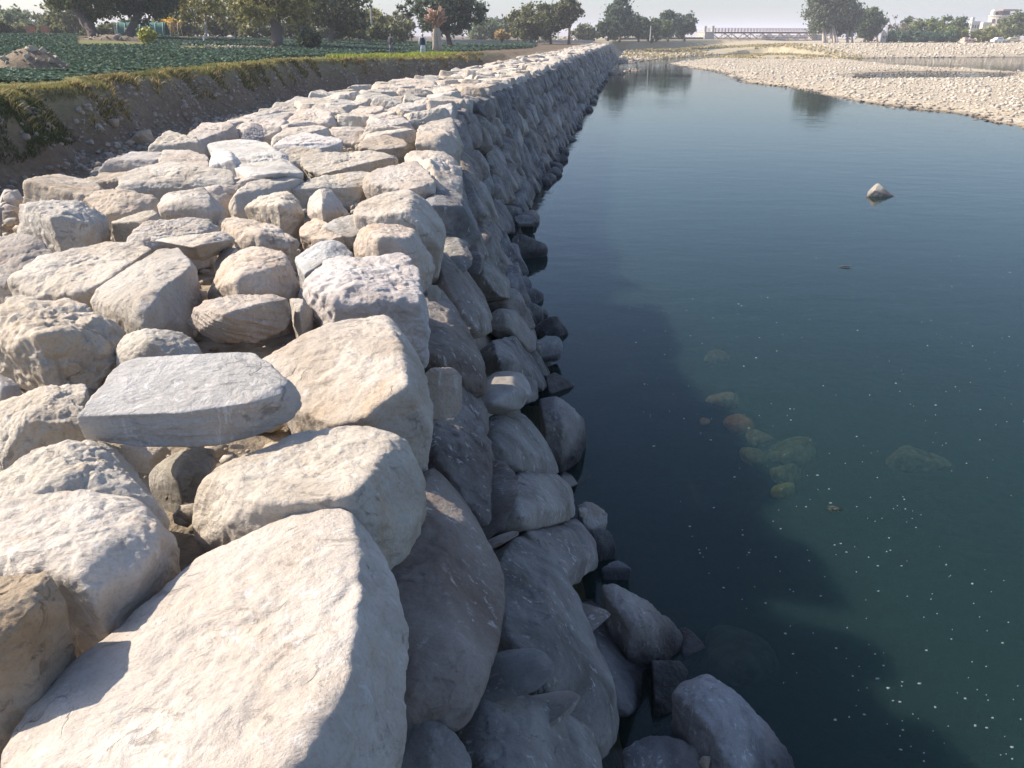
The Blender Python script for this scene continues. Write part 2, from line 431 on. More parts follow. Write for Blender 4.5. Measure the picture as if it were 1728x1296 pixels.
T('layered brown-grey boulder with bedding lines, lying crosswise above the slab gap', (.45, .39, .33),
  [(327,523,.16),(350,503,.2),(400,494,.22),(460,497,.22),(488,505,.2),(380,530,.24),(440,512,.25),(314,548,.05),(342,572,.02),(382,583,-.01),(440,577,-.01),(485,553,.02),(497,522,.08)], 16, 0, .8, 1.6)
T('small dark-sided wedge of stone at the right end of the layered boulder', 'g',
  [(488,502,.1),(512,505,.13),(528,525,.06),(527,545,.0),(495,555,-.03),(505,525,.12)], 16, .2, .9)
T('rounded warm brown boulder with a lit dome and a shaded front, above the layered boulder', (.52, .425, .34),
  [(382,430,.25),(420,416,.28),(460,419,.28),(494,430,.25),(492,442,.25),(425,448,.28),(398,470,.26),(364,462,.14),(345,498,.04),(372,506,.02),(430,506,.02),(495,506,.03),(511,470,.12)], 14, .25, .8)
T('large grey-white boulder with a dark triangular front left of the warm brown boulder', 'l',
  [(150,512,.06),(168,486,.12),(252,430,.22),(290,411,.24),(312,424,.25),(322,450,.26),(275,480,.27),(242,508,.27),(238,534,.2),(246,552,.0),(310,561,-.02),(335,518,.02),(340,484,.12),(330,450,.2),(160,535,.0)], 22, .3, .8)
T('long low cream boulder stretching left from the dark-fronted grey one', 'w',
  [(10,480,.06),(26,458,.12),(62,434,.16),(122,424,.17),(180,405,.19),(248,402,.18),(262,416,.18),(205,452,.18),(158,492,.1),(100,506,.02),(58,502,.02),(18,496,.0)], 14, .3, 1.1)
T('pitted pale grey boulder at the wall edge with a spongy rough top', (.52, .485, .46),
  [(514,463,.16),(548,438,.2),(600,427,.22),(688,428,.22),(706,456,.2),(714,490,.17),(706,512,.15),(600,480,.26),(545,510,.2),(499,492,.06),(524,546,-.02),(562,546,-.02),(650,540,.0),(700,560,-.04),(727,562,-.06),(722,520,.02)], 15, .35, 1.5)
T('tan edge boulder with a rough shaded front right behind the pitted grey boulder', (.54, .455, .37),
  [(600,384,.2),(632,374,.24),(668,374,.24),(700,388,.21),(636,395,.27),(690,404,.23),(592,412,.08),(612,430,.06),(690,432,.02),(724,440,-.01),(734,447,-.03),(713,472,-.08)], 15, .25, 1.2)
T('smooth cream edge boulder with a big grey shaded side behind the tan edge boulder', 'c',
  [(594,362,.2),(608,338,.24),(642,321,.28),(690,319,.28),(698,335,.28),(690,358,.27),(662,368,.22),(716,334,.18),(745,368,.04),(752,390,-.02),(746,422,-.08),(702,392,.05),(600,378,.08)], 15, .35, .7)
T('thin grey flake of stone lying below the smooth cream boulder', 'g',
  [(538,382,.1),(580,365,.14),(625,360,.16),(664,352,.17),(671,364,.14),(625,378,.1),(577,392,.06),(592,402,.03)], 22, .1, .8, 1.0)
T('steep pyramid-shaped stone standing upright, lit on its left face', (.53, .47, .41),
  [(541,313,.34),(554,312,.33),(521,334,.22),(517,366,.08),(545,377,.06),(592,363,.08),(577,338,.2),(544,352,.22)], 26, .2, .7)
T('blocky tan boulder left of the pyramid-shaped stone', (.54, .475, .40),
  [(410,350,.14),(426,335,.2),(490,320,.24),(506,335,.2),(514,362,.1),(500,376,.04),(475,384,.02),(430,371,.04),(470,345,.24)], 16, .25, 1.3)
T('low yellowish tan stone in front of the pyramid-shaped stone', (.53, .44, .34),
  [(505,380,.06),(530,369,.1),(560,375,.11),(590,396,.05),(550,406,.02),(506,397,.02)], 10, .25, 1.2)
T('small bluish grey angular block in front of the low tan stone', (.46, .47, .48),
  [(496,430,.08),(530,408,.15),(575,404,.16),(596,420,.12),(560,436,.12),(514,462,.05),(500,450,.02),(600,440,.02)], 20, .25, .8)
T('broad low tan boulder half buried in the middle of the wall top', (.56, .48, .40),
  [(354,371,.1),(380,365,.13),(430,371,.14),(480,386,.12),(506,401,.07),(490,417,.02),(440,418,.03),(398,410,.04),(430,392,.15)], 10, .3, 1.4)
T('small white stone tucked behind the warm brown boulder', 'w',
  [(360,447,.02),(376,418,.1),(402,416,.12),(388,432,.1),(366,462,.0)], 14, .2, .8)
T('overhanging cream boulder with a dark brown underside above the gap by the warm brown boulder', (.54, .475, .41),
  [(258,405,.22),(330,393,.25),(378,390,.25),(397,403,.2),(325,417,.23),(318,434,.08),(345,442,.04),(390,420,.06)], 18, 0, 1.0)
T('flat cream boulder behind the overhanging one, its right part covered with grit', 'w',
  [(205,416,.12),(216,390,.2),(240,371,.24),(300,365,.24),(356,371,.2),(371,385,.14),(330,396,.16),(258,408,.14)], 12, .3, 1.2)
T('white angular block with a shaded short side, left of the flat cream boulder', 'w',
  [(178,377,.16),(254,352,.24),(266,361,.22),(280,366,.18),(240,373,.2),(214,395,.06),(205,410,.0),(184,400,.04)], 26, .25, .7)
T('cream dome-shaped boulder with a grey triangular right side, middle of the wall top', 'w',
  [(262,353,.2),(277,325,.27),(343,317,.29),(353,326,.27),(354,354,.22),(383,357,.07),(358,374,.05),(282,369,.06),(310,335,.3)], 17, .3, .8)
T('large grey fractured boulder at the left edge of the wall top, tallest there', 'l',
  [(32,345,.33),(70,340,.36),(118,329,.38),(146,336,.36),(182,366,.22),(90,368,.34),(22,393,.08),(75,422,.03),(110,427,.02),(186,404,.05),(150,380,.24)], 17, .4, 1.3, .5, chips=5)
T('grey tan boulder cut by the left edge below the large fractured grey boulder', (.47, .43, .38),
  [(-25,402,.2),(36,393,.24),(64,400,.22),(97,433,.1),(52,446,.06),(20,452,.04),(0,478,.0),(-30,470,.0)], 13, .3, 1.2)
T('tan stone with a crumbling front behind the large fractured grey boulder', (.54, .46, .375),
  [(140,334,.16),(150,322,.2),(186,317,.22),(222,325,.22),(270,331,.18),(262,352,.08),(210,362,.06),(180,366,.05)], 12, .3, 1.4)
T('long cream slab with rounded ends behind the cream dome-shaped boulder', 'w',
  [(184,316,.2),(200,300,.24),(232,279,.3),(290,272,.32),(312,286,.3),(390,287,.27),(407,306,.2),(380,319,.12),(345,319,.12),(240,328,.1),(205,324,.1)], 15, .3, 1.0, .5)
T('small cream block at the trench side of the wall behind the long cream slab', 'c',
  [(265,272,.22),(276,253,.28),(310,251,.29),(350,262,.25),(353,281,.2),(310,286,.2)], 18, .3, .9)
T('bright white block with a grey right side beside the biggest slab of the middle distance', (.66, .64, .62),
  [(352,282,.2),(358,255,.3),(391,254,.3),(409,274,.2),(410,302,.08),(372,294,.08),(392,270,.3)], 20, .3, .8)
T('widest pale slab of the middle distance, fan-shaped with a cracked lower rim', (.57, .555, .53),
  [(350,246,.24),(390,231,.28),(450,238,.28),(490,278,.26),(520,297,.2),(440,296,.26),(412,300,.2),(411,270,.24),(396,252,.26),(480,322,.06),(420,320,.08)], 20, .3, 1.0)
T('rounded white boulder below the rim of the fan-shaped slab', 'w',
  [(384,346,.06),(398,328,.16),(416,308,.2),(446,300,.21),(518,299,.16),(488,320,.06),(430,338,.03),(400,362,.0)], 10, .3, .9)
T('long striped pale slab lying crosswise behind the fan-shaped slab', (.58, .555, .52),
  [(455,245,.18),(478,232,.22),(520,224,.24),(570,229,.23),(580,240,.18),(545,246,.12),(500,263,.05),(480,262,.06)], 18, .25, 1.0, 1.0)
T('long low pale boulder with a coarse shaded front in the middle of the wall top', 'w',
  [(497,268,.12),(525,258,.18),(562,254,.2),(640,254,.2),(680,262,.16),(672,274,.06),(620,284,.03),(540,292,.03),(516,286,.05)], 12, .25, 1.2)
T('flat sandy boulder in front of the long low pale boulder', (.56, .51, .45),
  [(490,320,.08),(510,306,.13),(540,296,.16),(610,289,.17),(640,295,.14),(610,316,.05),(528,326,.02)], 12, .25, 1.1)
T('broad cream boulder level with the wall edge, left of the jagged dark notch', 'c',
  [(604,300,.17),(640,280,.24),(700,271,.25),(728,290,.2),(736,310,.14),(735,322,.04),(690,320,.1),(640,316,.1)], 14, .3, .9)
T('cream boulder at the wall edge with a jagged shaded flank, beyond the broad cream boulder', 'c',
  [(680,263,.18),(705,252,.22),(742,251,.22),(758,256,.18),(730,270,.22),(775,280,.06),(782,300,.0),(772,325,-.06),(745,332,-.04),(730,296,.06)], 15, .35, 1.4)
T('dark purple-grey jagged stone at the trench side of the wall', (.27, .24, .24),
  [(405,236,.2),(412,220,.3),(426,207,.36),(441,209,.34),(446,228,.22),(440,240,.14)], 18, .2, 1.4)
T('rectangular grey block with a square shaded front near the trench side', 'g',
  [(470,213,.14),(500,206,.2),(531,205,.2),(534,217,.1),(500,222,.07),(474,222,.06),(486,210,.2)], 26, .2, .6)
T('tan half-buried stone in the middle of the wall top beyond the long low pale boulder', 't',
  [(600,246,.08),(622,230,.14),(650,226,.15),(682,233,.12),(690,246,.06),(640,254,.03)], 10, .25, 1.2)
T('cream edge boulder with a lit sloping top where the wall starts to bend', 'c',
  [(700,242,.12),(704,216,.22),(730,203,.24),(762,195,.24),(768,214,.18),(745,228,.2),(776,222,.08),(782,240,.0),(768,258,-.06),(730,255,.02)], 14, .35, 1.1)
T('pale wedge added as the sunlit top rim of the dark rough facing stone', (.5, .4, .34),
  [(714,624,-.04),(732,617,-.02),(758,617,-.03),(772,625,-.06),(768,634,-.09),(740,630,-.06)], 14, .25, .8, shrink=.95)  # extra wedge, added to stand for light on the facing stone's rim
T('little white stone lying on the shaded ledge below the pitted grey boulder', 'w',
  [(720,487,.02),(728,480,.05),(738,481,.05),(745,492,.0),(735,495,-.02),(724,492,-.01)], 8, .05, .6)

# ------------------------------------------------------------------ stones of the shaded face
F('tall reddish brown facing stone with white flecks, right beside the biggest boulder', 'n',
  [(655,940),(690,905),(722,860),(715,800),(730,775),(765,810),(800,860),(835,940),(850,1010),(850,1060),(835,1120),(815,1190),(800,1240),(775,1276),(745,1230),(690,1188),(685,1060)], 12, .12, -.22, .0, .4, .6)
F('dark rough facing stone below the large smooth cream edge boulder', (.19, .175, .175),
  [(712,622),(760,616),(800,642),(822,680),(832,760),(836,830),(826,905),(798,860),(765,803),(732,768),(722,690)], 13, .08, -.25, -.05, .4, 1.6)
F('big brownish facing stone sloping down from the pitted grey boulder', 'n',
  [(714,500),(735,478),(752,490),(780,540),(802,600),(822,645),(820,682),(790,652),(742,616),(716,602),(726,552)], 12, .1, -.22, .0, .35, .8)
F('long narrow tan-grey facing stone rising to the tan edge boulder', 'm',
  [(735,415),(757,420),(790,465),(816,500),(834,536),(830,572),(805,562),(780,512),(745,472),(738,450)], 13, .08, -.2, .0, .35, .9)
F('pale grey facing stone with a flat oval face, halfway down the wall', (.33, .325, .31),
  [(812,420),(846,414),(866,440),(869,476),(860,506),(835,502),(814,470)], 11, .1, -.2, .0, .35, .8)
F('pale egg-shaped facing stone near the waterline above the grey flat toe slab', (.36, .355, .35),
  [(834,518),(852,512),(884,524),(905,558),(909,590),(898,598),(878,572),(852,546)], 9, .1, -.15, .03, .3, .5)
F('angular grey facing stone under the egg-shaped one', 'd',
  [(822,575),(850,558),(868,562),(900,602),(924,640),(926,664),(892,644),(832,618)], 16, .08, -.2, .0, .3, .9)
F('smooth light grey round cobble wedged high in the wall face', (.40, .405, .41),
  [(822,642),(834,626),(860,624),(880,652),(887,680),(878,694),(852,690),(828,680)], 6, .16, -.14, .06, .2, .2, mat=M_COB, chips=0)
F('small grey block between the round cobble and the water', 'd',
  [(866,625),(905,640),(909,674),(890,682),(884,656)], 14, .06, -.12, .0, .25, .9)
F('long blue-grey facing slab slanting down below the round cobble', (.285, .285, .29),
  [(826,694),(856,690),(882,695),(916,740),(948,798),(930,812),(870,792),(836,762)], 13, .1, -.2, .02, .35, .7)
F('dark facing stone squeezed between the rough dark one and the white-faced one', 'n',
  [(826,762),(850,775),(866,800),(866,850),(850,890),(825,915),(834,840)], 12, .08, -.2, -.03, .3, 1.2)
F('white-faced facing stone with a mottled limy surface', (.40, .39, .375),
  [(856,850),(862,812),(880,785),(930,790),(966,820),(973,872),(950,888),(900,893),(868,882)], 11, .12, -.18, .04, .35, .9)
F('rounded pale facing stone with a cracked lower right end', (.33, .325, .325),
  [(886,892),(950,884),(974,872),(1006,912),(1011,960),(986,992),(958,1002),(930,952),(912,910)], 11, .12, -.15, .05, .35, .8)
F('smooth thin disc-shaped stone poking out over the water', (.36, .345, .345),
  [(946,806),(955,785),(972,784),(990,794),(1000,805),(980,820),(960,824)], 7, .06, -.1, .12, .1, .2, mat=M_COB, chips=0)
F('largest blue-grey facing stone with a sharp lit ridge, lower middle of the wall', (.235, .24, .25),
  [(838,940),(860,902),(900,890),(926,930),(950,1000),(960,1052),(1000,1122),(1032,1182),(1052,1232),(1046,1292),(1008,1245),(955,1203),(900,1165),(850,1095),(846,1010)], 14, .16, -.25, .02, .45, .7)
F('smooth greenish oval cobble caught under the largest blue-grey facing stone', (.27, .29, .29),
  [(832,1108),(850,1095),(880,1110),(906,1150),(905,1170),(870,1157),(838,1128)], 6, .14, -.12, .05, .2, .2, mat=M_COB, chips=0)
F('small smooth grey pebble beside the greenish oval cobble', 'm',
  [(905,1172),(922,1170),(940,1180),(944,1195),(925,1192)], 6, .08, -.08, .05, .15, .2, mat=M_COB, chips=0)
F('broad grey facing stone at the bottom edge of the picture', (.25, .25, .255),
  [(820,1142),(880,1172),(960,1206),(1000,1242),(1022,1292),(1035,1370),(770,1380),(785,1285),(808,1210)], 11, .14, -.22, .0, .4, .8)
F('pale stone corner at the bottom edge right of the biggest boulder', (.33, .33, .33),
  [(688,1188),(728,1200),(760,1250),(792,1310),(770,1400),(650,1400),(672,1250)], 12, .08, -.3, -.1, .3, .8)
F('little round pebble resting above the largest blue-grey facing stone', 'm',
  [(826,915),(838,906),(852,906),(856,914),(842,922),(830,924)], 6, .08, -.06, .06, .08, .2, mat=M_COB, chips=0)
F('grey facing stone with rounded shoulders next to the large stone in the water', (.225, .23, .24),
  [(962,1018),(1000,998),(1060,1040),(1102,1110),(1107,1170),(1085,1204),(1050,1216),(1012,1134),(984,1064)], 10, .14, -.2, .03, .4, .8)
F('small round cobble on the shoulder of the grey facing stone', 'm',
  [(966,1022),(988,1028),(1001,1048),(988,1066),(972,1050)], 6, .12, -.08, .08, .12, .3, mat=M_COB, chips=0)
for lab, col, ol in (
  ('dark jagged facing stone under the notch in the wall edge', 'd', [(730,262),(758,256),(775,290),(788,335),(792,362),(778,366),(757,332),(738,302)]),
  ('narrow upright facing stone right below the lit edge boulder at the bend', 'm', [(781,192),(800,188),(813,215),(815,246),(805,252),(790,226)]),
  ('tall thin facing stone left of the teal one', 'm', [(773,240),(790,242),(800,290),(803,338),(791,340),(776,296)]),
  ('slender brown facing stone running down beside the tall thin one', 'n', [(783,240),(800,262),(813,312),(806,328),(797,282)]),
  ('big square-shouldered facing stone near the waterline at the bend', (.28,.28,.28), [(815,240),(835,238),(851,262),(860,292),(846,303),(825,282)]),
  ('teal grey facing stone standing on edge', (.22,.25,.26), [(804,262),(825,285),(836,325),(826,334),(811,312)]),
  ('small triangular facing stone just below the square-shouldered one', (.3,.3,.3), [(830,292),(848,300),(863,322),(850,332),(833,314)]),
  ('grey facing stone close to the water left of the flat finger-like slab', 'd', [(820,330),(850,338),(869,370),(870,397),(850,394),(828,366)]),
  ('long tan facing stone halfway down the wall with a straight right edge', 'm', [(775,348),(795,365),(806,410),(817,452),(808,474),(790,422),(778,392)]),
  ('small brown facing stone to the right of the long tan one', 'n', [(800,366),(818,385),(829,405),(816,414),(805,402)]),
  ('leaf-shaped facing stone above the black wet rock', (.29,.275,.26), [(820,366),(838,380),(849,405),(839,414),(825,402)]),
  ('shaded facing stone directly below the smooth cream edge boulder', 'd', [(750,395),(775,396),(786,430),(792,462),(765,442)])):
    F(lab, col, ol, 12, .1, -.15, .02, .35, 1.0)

# ------------------------------------------------------------------ stones lying at the foot of the wall (heights are absolute, near the water)
def TW(label, col, spec, **kw):
    kw.setdefault('name', 'foot_stone'); kw.setdefault('group', GW); kw.setdefault('ext', .45)
    return T(label, col, spec, **kw)
w = WATER_Z
TW('largest grey stone at the foot of the wall, bottom right of the wall', (.255, .265, .29),
   [(1134,1165,w+.55),(1150,1135,w+.62),(1166,1127,w+.65),(1187,1130,w+.62),(1240,1170,w+.5),(1292,1216,w+.3),(1332,1266,w+.12),(1348,1312,w-.05),(1310,1390,w-.1),(1225,1330,w+.1),(1222,1272,w+.5),(1172,1232,w+.45),(1144,1200,w+.45),(1210,1220,w+.66)], p=13, rough=.8)
TW('brownish stone dipping under water beside the large grey foot stone', (.245, .225, .21),
   [(1008,992,w+.55),(1035,980,w+.6),(1062,988,w+.55),(1110,1020,w+.35),(1150,1052,w+.15),(1160,1096,w-.05),(1112,1112,w+.1),(1062,1052,w+.5),(1090,1040,w+.5)], p=12)
TW('small dark stone awash at the tip of the brownish stone', (.16, .15, .145),
   [(1148,1056,w+.05),(1165,1060,w+.1),(1190,1090,w+.02),(1172,1112,w-.05),(1152,1106,w+.02)], p=10, ext=.2)
TW('black wet stone in the hollow left of the largest foot stone', 'k',
   [(1100,1112,w+.2),(1150,1108,w+.15),(1162,1128,w+.12),(1136,1165,w+.05),(1140,1200,w+.0),(1105,1195,w+.1)], p=12, ext=.3)
TW('dark low stone at the bottom edge between wall and largest foot stone', (.19, .19, .2),
   [(1052,1254,w+.3),(1090,1240,w+.35),(1135,1240,w+.36),(1200,1262,w+.28),(1228,1300,w+.15),(1220,1380,w+.1),(1050,1380,w+.2)], p=11)
TW('tiny white pebble on the dark low stone at the bottom edge', 'w', [(1183,1282,w+.32),(1190,1277,w+.36),(1198,1281,w+.34),(1197,1290,w+.3),(1187,1291,w+.29)], p=6, ext=.03, rough=.2, chips=0)
TW('big rounded stone with its right side in the water, below the round cobble', (.225, .215, .21),
   [(910,672,w+.75),(930,668,w+.78),(952,673,w+.7),(985,705,w+.4),(991,740,w+.1),(976,786,w-.05),(946,788,w+.1),(920,722,w+.6),(950,710,w+.7)], p=9, rough=.8)
TW('lowest of three small dark stones stacked at the water by the white-faced stone', 'd', [(1000,892,w+.3),(1016,888,w+.34),(1032,900,w+.28),(1041,925,w+.12),(1030,946,w-.02),(1010,940,w+.05)], p=11, ext=.2)
TW('upper one of three small dark stones stacked at the water', 'm', [(974,852,w+.45),(988,846,w+.5),(1002,848,w+.48),(1024,864,w+.36),(1026,880,w+.3),(1000,892,w+.28),(984,880,w+.34)], p=9, ext=.2)
TW('little pale pebble on top of the three stacked dark stones', 'l', [(976,858,w+.55),(984,855,w+.57),(992,859,w+.55),(988,867,w+.52),(978,866,w+.52)], p=6, ext=.04, rough=.2, chips=0)
TW('thin pointed slab at the waterline with a pale top, right of the three stacked stones', (.3, .31, .33), [(1014,958,w+.14),(1032,948,w+.18),(1052,944,w+.2),(1066,958,w+.14),(1062,976,w+.02),(1040,970,w+.03)], p=18, ext=.12)
TW('pointed brown stone reaching out into the water above the big rounded stone', 'n', [(922,634,w+.2),(936,628,w+.22),(956,640,w+.12),(970,650,w+.02),(952,658,w+.0),(926,664,w+.02)], p=16, ext=.1)
TW('flat grey slab jutting over the water with a dark underside', (.24, .245, .25), [(902,578,w+.34),(920,566,w+.38),(946,568,w+.36),(951,588,w+.26),(940,600,w+.2),(905,604,w+.18)], p=20, ext=.1, strata=1.0)
TW('small dark block by the water above the jutting grey slab', 'd', [(892,515,w+.3),(904,512,w+.34),(916,520,w+.26),(919,534,w+.08),(905,542,w+.02),(894,536,w+.1)], p=14, ext=.15)
TW('dark rounded foot stone half sunk at the waterline between two small blocks', (.15,.15,.155), [(876,468,w+.3),(888,462,w+.34),(898,476,w+.2),(894,496,w+.02),(880,494,w+.06)], p=10, ext=.15)
TW('big black wet rock sticking out of the water below the bend', 'k', [(862,398,w+.5),(872,392,w+.55),(898,400,w+.45),(922,412,w+.3),(925,420,w+.15),(905,436,w-.05),(880,440,w-.05),(866,428,w+.1)], p=13, ext=.3)
TW('flat finger-like slab reaching over the water', (.21, .215, .22), [(866,366,w+.34),(880,361,w+.37),(900,364,w+.34),(906,370,w+.28),(898,377,w+.2),(872,378,w+.2)], p=14, ext=.08)

# ------------------------------------------------------------------ the wall beyond: cells packed along its curve
WY = np.array([-4, 14, 28, 38, 65, 172.]); WW = np.array([4.9, 4.6, 4.4, 3.9, 3.6, 3.5])
def wall_w(y): return np.interp(y, WY, WW)
def edge_frame(y):
    e = np.array([float(edge_x(y)), y]); a = float(edge_x(y + .5)) - float(edge_x(y - .5))
    t = np.array([a, 1.0]); t /= np.linalg.norm(t); return e, t, np.array([t[1], -t[0]])        # tangent, outward (river side)
def top_pt(s, u, z):              # u = metres inland from the edge
    e, t, o = edge_frame(s); q = e - o * u
    return np.array([q[0], q[1], z])
def face_pt(s, v, dd):            # v = metres down from the edge
    e, t, o = edge_frame(s); q = e + o * (.45 * v + dd)
    return np.array([q[0], q[1], -v + .2 * dd])
def clip(poly, a, b):             # keep the part of poly nearer a than b
    m = (a + b) / 2; n = b - a; out = []
    for i in range(len(poly)):
        p, q = poly[i], poly[(i + 1) % len(poly)]; dp, dq = np.dot(p - m, n), np.dot(q - m, n)
        if dp <= 0: out.append(p)
        if (dp < 0) != (dq < 0) and abs(dp - dq) > 1e-9: out.append(p + (q - p) * dp / (dp - dq))
    return out
def cells(s0, s1, u0, u1, ds, du, seed):
    rs = np.random.default_rng(seed); pts = []
    ns, nu = max(1, int(round((s1 - s0) / ds))), max(1, int(round((u1 - u0) / du)))
    grid = {}
    for i in range(ns):
        for j in range(nu):
            p = np.array([s0 + (i + .5 + rs.uniform(-.42, .42) + (.5 if j % 2 else 0)) * (s1 - s0) / ns, u0 + (j + .5 + rs.uniform(-.36, .36)) * (u1 - u0) / nu])
            grid[i, j] = p
    out = []
    for (i, j), p in grid.items():
        poly = [p + np.array(q) for q in ((-1.4 * ds, -1.4 * du), (1.4 * ds, -1.4 * du), (1.4 * ds, 1.4 * du), (-1.4 * ds, 1.4 * du))]
        poly = [np.array([q[0], min(max(q[1], u0), u1)]) for q in poly]
        for a in range(-2, 3):
            for b in range(-2, 3):
                if (a or b) and (i + a, j + b) in grid: poly = clip(poly, p, grid[i + a, j + b])
                if len(poly) < 3: break
        if len(poly) >= 3: out.append((p, np.array(poly)))
    return out
rsC = random.Random(5)
far_v, far_f, far_t = [], [], []; nfar = 0
cand = []
for s0, s1, ds, du in ((2.0, 26, .85, .78), (26, 60, .95, .8), (60, 110, 1.1, .9), (110, 172, 1.35, 1.15)):
    for p, poly in cells(s0, s1, 0.0, 4.4 if s0 < 20 else 3.9 if s0 < 50 else 3.6, ds, du, int(s0 * 10) + 3):
        cand.append(('t', p, poly))
for s0, s1, ds, dv in ((5.0, 26, .82, .70), (26, 60, 1.0, .85), (60, 110, 1.15, .9), (110, 172, 1.4, 1.0)):
    for p, poly in cells(s0, s1, -.05, 3.25, ds, dv, int(s0 * 10) + 7):
        cand.append(('f', p, poly))
for k in range(60):
    s = 12 + 114 * rsC.random() ** 1.6
    cand.append(('w', np.array([s, 3.0 + rsC.uniform(-.1, .2)]), None))
items = []
for kind, p, poly in cand:
    C = top_pt(p[0], p[1], .1) if kind == 't' else face_pt(p[0], p[1], 0)
    x, y, zc = project(C)
    if x < -60 or y > 1330: continue
    if in_mask(float(x), float(y)): continue
    if kind == 't' and p[0] < 8.5: continue
    if kind == 'f' and p[0] < 8.0: continue
    items.append((float(zc), kind, p, poly, (float(x), float(y))))
items.sort(key=lambda q: q[0])
cnt = {'t': 0, 'f': 0, 'w': 0}
LIM = {'t': 205, 'f': 190, 'w': 24}
colw = {'w': 'whitish', 'c': 'cream', 't': 'tan', 'g': 'grey', 'l': 'pale grey', 'd': 'dark grey', 'm': 'greyish brown', 'n': 'reddish brown'}
def band(s):
    return ('just before the wall bend' if s < 17 else 'at the wall bend' if s < 26 else 'right after the wall bend' if s < 36
            else 'between bend and standing men' if s < 50 else 'level with the standing men' if s < 72 else 'far along the wall')
for zc, kind, p, poly, ip in items:
    cnt[kind] += 1; sd_ = int(p[0] * 1000 + p[1] * 77) % 100000
    rs = random.Random(sd_)
    if kind == 't':
        m = poly.mean(0); h = rs.uniform(.02, .2) + (.06 if rs.random() < .2 else 0); tx, ty = rs.gauss(0, .09), rs.gauss(0, .09)
        k1, k2 = rs.uniform(.78, .9), 1.03
        V = [top_pt(*(m + (q - m) * k1), h + tx * (q - m)[0] + ty * (q - m)[1]) for q in poly]
        V += [top_pt(*(m + (q - m) * k2), h - rs.uniform(.08, .2)) for q in poly]
        V += [top_pt(*(m + (q - m) * .8), -.5) for q in poly]
        colk = rs.choice('wwwwcccctlg'); pp = rs.choice([10, 14, 18, 24]); stt = rs.choice([0, 0, 0, .8]); ro = rs.uniform(.8, 1.4)
        edge_ = p[1] < .8; back_ = p[1] > 3.2
        lab = f"{colw[colk]} {'angular' if pp > 16 else 'rounded'} top boulder {band(p[0])}, " + ('on the river edge' if edge_ else 'on the trench side' if back_ else 'mid top')
        name, cat, grp = 'boulder', 'boulder', GT
    elif kind == 'f':
        m = poly.mean(0); b_ = rs.uniform(-.02, .12); k2 = 1.02
        V = [face_pt(*(m + (q - m) * .66), b_ + .05 + rs.uniform(-.05, .05)) for q in poly]
        V += [face_pt(*(m + (q - m) * .98), b_ - .2) for q in poly]
        V += [face_pt(*(m + (q - m) * .8), b_ - .5) for q in poly]
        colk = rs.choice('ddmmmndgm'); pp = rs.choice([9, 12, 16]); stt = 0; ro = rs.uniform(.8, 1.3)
        lab = f"{colw[colk]} {'angular' if pp > 12 else 'rounded'} face stone {band(p[0])}, " + ('near the top edge' if p[1] < .9 else 'near the waterline' if p[1] > 2.2 else 'halfway down')
        name, cat, grp = 'facing_stone', 'wall stone', GF
    else:
        sz = rs.uniform(.16, .38); C = face_pt(p[0], 3.0, rs.uniform(.02, .38)); a = rs.uniform(0, 6.28)
        V = []
        for i in range(7):
            q = a + i * .9; V += [C + np.array([math.cos(q) * sz * rs.uniform(.8, 1.4), math.sin(q) * sz, rs.uniform(-.05, .1)]), C + np.array([math.cos(q) * sz * .5, math.sin(q) * sz * .5, rs.uniform(.1, .26)]), C + np.array([math.cos(q) * sz, math.sin(q) * sz, -.5])]
        colk = rs.choice('ddmk'); pp = 12; stt = 0; ro = 1.0
        lab = f"{'black wet' if colk == 'k' else colw[colk]} waterline stone {band(p[0])}"
        name, cat, grp = 'foot_stone', 'boulder', GW
    V = np.array(V)
    cc = ALB[colk]
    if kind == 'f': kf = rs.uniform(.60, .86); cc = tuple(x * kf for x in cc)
    if cnt[kind] <= LIM[kind]:
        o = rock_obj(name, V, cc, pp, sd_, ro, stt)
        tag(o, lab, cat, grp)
    else:
        px = np.ptp(project(V)[0]) * .6
        c, X, f = rock_mesh(V, pp, 4 if px > 9 else 3, sd_, ro, 0, 1)
        far_v.append(X + c); far_f.append(f + nfar); nfar += len(X)
        k = rs.uniform(.9, 1.08); far_t.append(np.tile(np.array(cc) * k, (len(X), 1)))
if far_v:
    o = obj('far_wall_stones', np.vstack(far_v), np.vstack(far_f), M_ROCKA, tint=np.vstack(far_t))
    tag(o, 'many small stones of the far end of the wall, reading as one pale ribbon', 'wall stones', kind='stuff')

# earth and rubble core under the boulders
M_CORE = plain('rubble_fill', (.30, .245, .18), .95, .35, 9, .9, .05)
ys = np.concatenate([np.arange(-3, 30, .6), np.arange(30, 172.5, 2.0)]); prof = []
v, f = [], []
for y in ys:
    wv = float(wall_w(y))
    ring = [top_pt(y, wv + .9, -2.3), top_pt(y, wv + .35, -1.0), top_pt(y, wv - .2, -.28), top_pt(y, wv * .5, -.15), top_pt(y, .6, -.24)] + [face_pt(y, q, -.42) for q in (.5, 1.2, 2.0, 2.8, 4.4)]
    v += ring
K = 10
for i in range(len(ys) - 1):
    for j in range(K - 1):
        a = i * K + j; f.append((a, a + 1, a + K + 1, a + K))
f.append(tuple((len(ys) - 1) * K + j for j in range(K)))
v = np.array(v); v[:, 2] += .05 * perlin(v * 2.1)
tag(obj('terrain_wall_core', v, f, M_CORE), kind='structure')
M_DIRT = plain('brown_dirt', (.19, .145, .10), .95, .35, 6, .9, .06)
